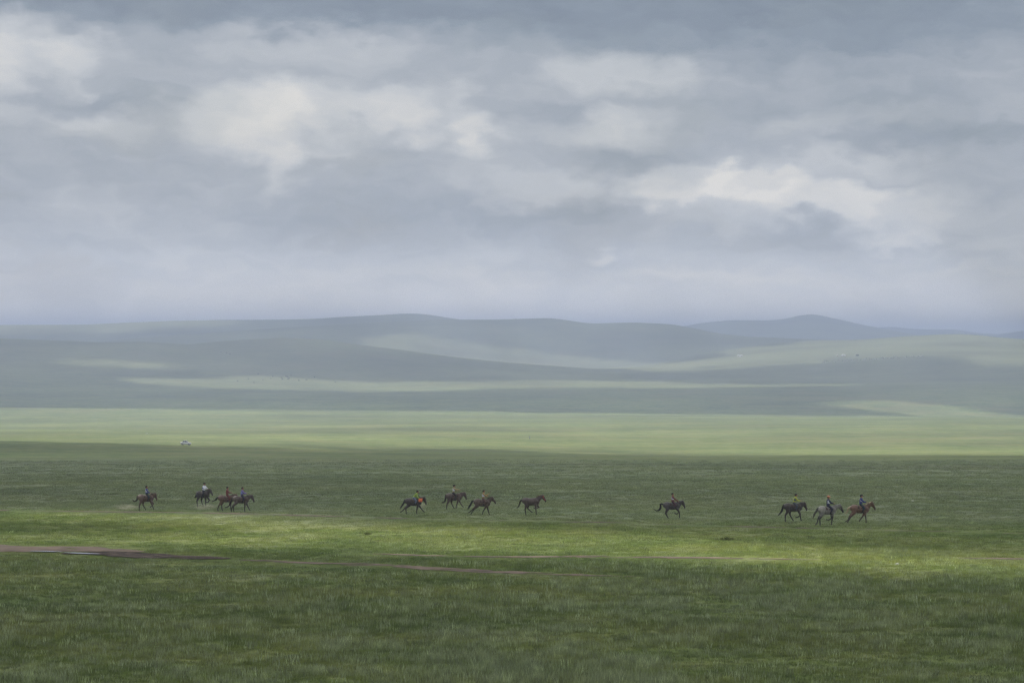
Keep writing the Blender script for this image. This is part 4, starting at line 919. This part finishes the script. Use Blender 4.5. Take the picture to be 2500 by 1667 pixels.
# ------------------------------------------------------------------ grass
m_grass, T = new_mat('grass blade')
gn = T.new('ShaderNodeGroup'); gn.node_tree = grp
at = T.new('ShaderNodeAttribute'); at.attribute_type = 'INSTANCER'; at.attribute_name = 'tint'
at2 = T.new('ShaderNodeAttribute'); at2.attribute_type = 'INSTANCER'; at2.attribute_name = 'silver'
c = T.mix(at2.outputs['Fac'], gn.outputs[0], (.19, .218, .168))
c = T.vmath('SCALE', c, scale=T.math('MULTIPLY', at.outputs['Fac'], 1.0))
df = T.new('ShaderNodeBsdfDiffuse'); T.l.new(c, df.inputs[0]); tl = T.new('ShaderNodeBsdfTranslucent'); T.l.new(T.mix(1.0, c, (1.0, 1.05, .55), 'MULTIPLY'), tl.inputs[0])
mx = T.new('ShaderNodeMixShader'); mx.inputs[0].default_value = .55; T.l.new(df.outputs[0], mx.inputs[1]); T.l.new(tl.outputs[0], mx.inputs[2])
gl = T.new('ShaderNodeBsdfGlossy'); gl.inputs['Roughness'].default_value = .45; gl.inputs[0].default_value = (.7, .75, .8, 1)
mx2 = T.new('ShaderNodeMixShader'); mx2.inputs[0].default_value = .05; T.l.new(mx.outputs[0], mx2.inputs[1]); T.l.new(gl.outputs[0], mx2.inputs[2]); T.l.new(mx2.outputs[0], T.out.inputs[0])
tcol = bpy.data.collections.new('grass tufts')
def tuft(seed, n, h0, h1, spread, wid, bend):
    r_ = random.Random(seed); V = []; Fc = []
    for k in range(n):
        a_ = r_.uniform(0, 6.28); rad_ = spread*math.sqrt(r_.random()); bx, by = rad_*math.cos(a_), rad_*math.sin(a_)
        h = r_.uniform(h0, h1); la = r_.uniform(0, 6.28); bd = h*bend*r_.uniform(.3, 1.2); w = wid*r_.uniform(.7, 1.2); fa = r_.uniform(0, 3.14); dx, dy = w*math.cos(fa), w*math.sin(fa)
        lx, ly = math.cos(la)*bd+.25*bd, math.sin(la)*bd
        o_ = len(V)
        V += [(bx-dx, by-dy, -.03), (bx+dx, by+dy, -.03), (bx+dx*.8+lx*.3, by+dy*.8+ly*.3, h*.55), (bx-dx*.8+lx*.3, by-dy*.8+ly*.3, h*.55), (bx+lx, by+ly, h)]
        Fc += [(o_, o_+1, o_+2, o_+3), (o_+3, o_+2, o_+4)]
    me = bpy.data.meshes.new('tuft'); me.from_pydata(V, [], Fc); me.update(); me.materials.append(m_grass)
    o = bpy.data.objects.new('tuft_%02d' % seed, me); tcol.objects.link(o)
for sd in range(4): tuft(sd, 26, .07, .17, .26, .006, .5)
for sd in range(4, 7): tuft(sd, 15, .14, .34, .26, .0085, .5)
for sd in range(7, 9): tuft(sd, 7, .24, .42, .30, .0095, .40)
def scatter():
    xs = []; kinds = []
    out = []
    for (d0, d1, dens, big) in ((100, 150, 22, 1.0), (150, 205, 13, 1.2), (205, 275, 7, 1.6), (275, 400, 2.6, 2.4), (400, 760, .8, 3.4)):
        am = math.radians(11.6); area = am*(d1*d1-d0*d0); n = int(area*dens)
        d = np.sqrt(rng.uniform(d0*d0, d1*d1, n)); a = rng.uniform(-am, am, n)
        out.append(np.stack([np.sin(a)*d, np.cos(a)*d, np.full(n, big)], -1))
    P = np.concatenate(out)
    x, y, big = P.T
    d = np.hypot(x, y)
    # patches
    pat = fbm(x/9, y/12, 71, 3); pat2 = fbm(x/2.6, y/2.6, 81, 3); tall = fbm(x/14, y/30, 91, 3)
    keep = rng.random(len(x)) < np.clip(.86 + 1.5*pat2 + .5*pat, .3, 1)
    keep &= rng.random(len(x)) < np.interp(d, [300, 690], [1, 0])
    hs = np.clip(.95 + .9*pat + .7*pat2, .45, 1.7)
    hs *= np.interp(d, [100, 170, 205, 240, 430], [1.15, 1.0, .75, .6, .5])
    short = np.ones(len(x))
    for (C, w, sh_, worn) in BARE:
        lo = C.min(0)-8; hi = C.max(0)+8
        m = np.nonzero((x > lo[0]) & (x < hi[0]) & (y > lo[1]) & (y < hi[1]))[0]
        if not len(m): continue
        for s in range(0, len(m), 20000):
            mm = m[s:s+20000]
            cx = np.interp(x[mm], C[:, 0], C[:, 1])          # tracks run across the view
            dy = y[mm]-cx
            inx = (x[mm] > C[0, 0]-.3) & (x[mm] < C[-1, 0]+.3)
            bare = inx & (np.abs(dy) < w*.85)
            keep[mm] &= ~(bare & (rng.random(len(mm)) < (.96 if sh_ == 0 else .55)))
            near = np.clip((np.abs(dy)-w)/np.where(dy < 0, 3.2*worn, 1.2*worn), 0, 1)
            short[mm] = np.where(inx, np.minimum(short[mm], .30+.70*near), short[mm])
    hs *= short
    sil = np.clip((tall*.8+.75*pat2+.5*fbm(x/1.1, y/1.1, 95, 2))*2.2+.22, 0, 1)*np.interp(d, [100, 190, 230], [1, .75, .25])
    k = np.where(rng.random(len(x)) < np.clip(sil*.7+.10, 0, .65)*np.interp(d, [100, 170, 205, 240], [1, .6, .2, .04]), rng.integers(4, 7, len(x)), rng.integers(0, 4, len(x)))
    sv = np.where(k >= 4, np.clip(.45+.45*sil+rng.normal(0, .12, len(x)), 0, 1), np.clip(.45*sil-.1, 0, .4))
    stalk = (rng.random(len(x)) < .07) & (d < 185) & (short > .95)
    k = np.where(stalk, rng.integers(7, 9, len(x)), k); sv = np.where(stalk, 1.0, sv)
    z = height(x, y)
    sel = keep
    tint = np.clip(rng.normal(1.0, .26, len(x))*(1+.4*pat2), .45, 1.8)*np.where(k >= 4, rng.choice([.75, 1.0, 1.25, 1.5], len(x)), 1.0)*np.where(k >= 7, 1.25, 1.0)
    tint = tint*np.interp(d+.15*x, [170, 198, 262, 295], [1, 1.15, 1.15, 1])          # extra brightness of the sunlit band, put into the blade colour
    return [q[sel] for q in (x, y, z, big, hs, k, sv, tint)]
x, y, z, big, hs, k, sv, tint = scatter()
n = len(x); print('tufts', n)
me = bpy.data.meshes.new('grass'); me.vertices.add(n); me.vertices.foreach_set('co', np.stack([x, y, z], -1).reshape(-1).astype(np.float32))
def attr(nm, typ, data, key='value'):
    a = me.attributes.new(nm, typ, 'POINT'); a.data.foreach_set(key, data)
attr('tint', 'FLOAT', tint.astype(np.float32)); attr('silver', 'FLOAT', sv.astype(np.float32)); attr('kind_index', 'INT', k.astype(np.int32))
attr('size', 'FLOAT_VECTOR', np.stack([big, big, hs*np.sqrt(np.maximum(1, big*.8))], -1).reshape(-1).astype(np.float32), 'vector')
attr('turn', 'FLOAT_VECTOR', np.stack([np.zeros(n), np.zeros(n), rng.uniform(0, 6.28, n)], -1).reshape(-1).astype(np.float32), 'vector')
me.materials.append(m_grass)
gob = bpy.data.objects.new('grass', me); COL.objects.link(gob)
tag(gob, 'short green and silvery grass covering the near plain', None, None, 'stuff')
ng = bpy.data.node_groups.new('grass scatter', 'GeometryNodeTree')
ng.interface.new_socket('Geometry', in_out='INPUT', socket_type='NodeSocketGeometry'); ng.interface.new_socket('Geometry', in_out='OUTPUT', socket_type='NodeSocketGeometry')
N = ng.nodes; L = ng.links
gi = N.new('NodeGroupInput'); go = N.new('NodeGroupOutput')
mp = N.new('GeometryNodeMeshToPoints'); ci = N.new('GeometryNodeCollectionInfo'); ci.inputs[0].default_value = tcol; ci.inputs['Separate Children'].default_value = True; ci.inputs['Reset Children'].default_value = True
ip = N.new('GeometryNodeInstanceOnPoints'); ip.inputs['Pick Instance'].default_value = True
def nattr(nm, typ):
    q_ = N.new('GeometryNodeInputNamedAttribute'); q_.data_type = typ; q_.inputs[0].default_value = nm; return q_.outputs[0]
L.new(gi.outputs[0], mp.inputs[0]); L.new(mp.outputs[0], ip.inputs['Points']); L.new(ci.outputs[0], ip.inputs['Instance'])
L.new(nattr('kind_index', 'INT'), ip.inputs['Instance Index'])
e2r = N.new('FunctionNodeEulerToRotation'); L.new(nattr('turn', 'FLOAT_VECTOR'), e2r.inputs[0]); L.new(e2r.outputs[0], ip.inputs['Rotation'])
L.new(nattr('size', 'FLOAT_VECTOR'), ip.inputs['Scale']); L.new(ip.outputs[0], go.inputs[0])
md = gob.modifiers.new('scatter', 'NODES'); md.node_group = ng
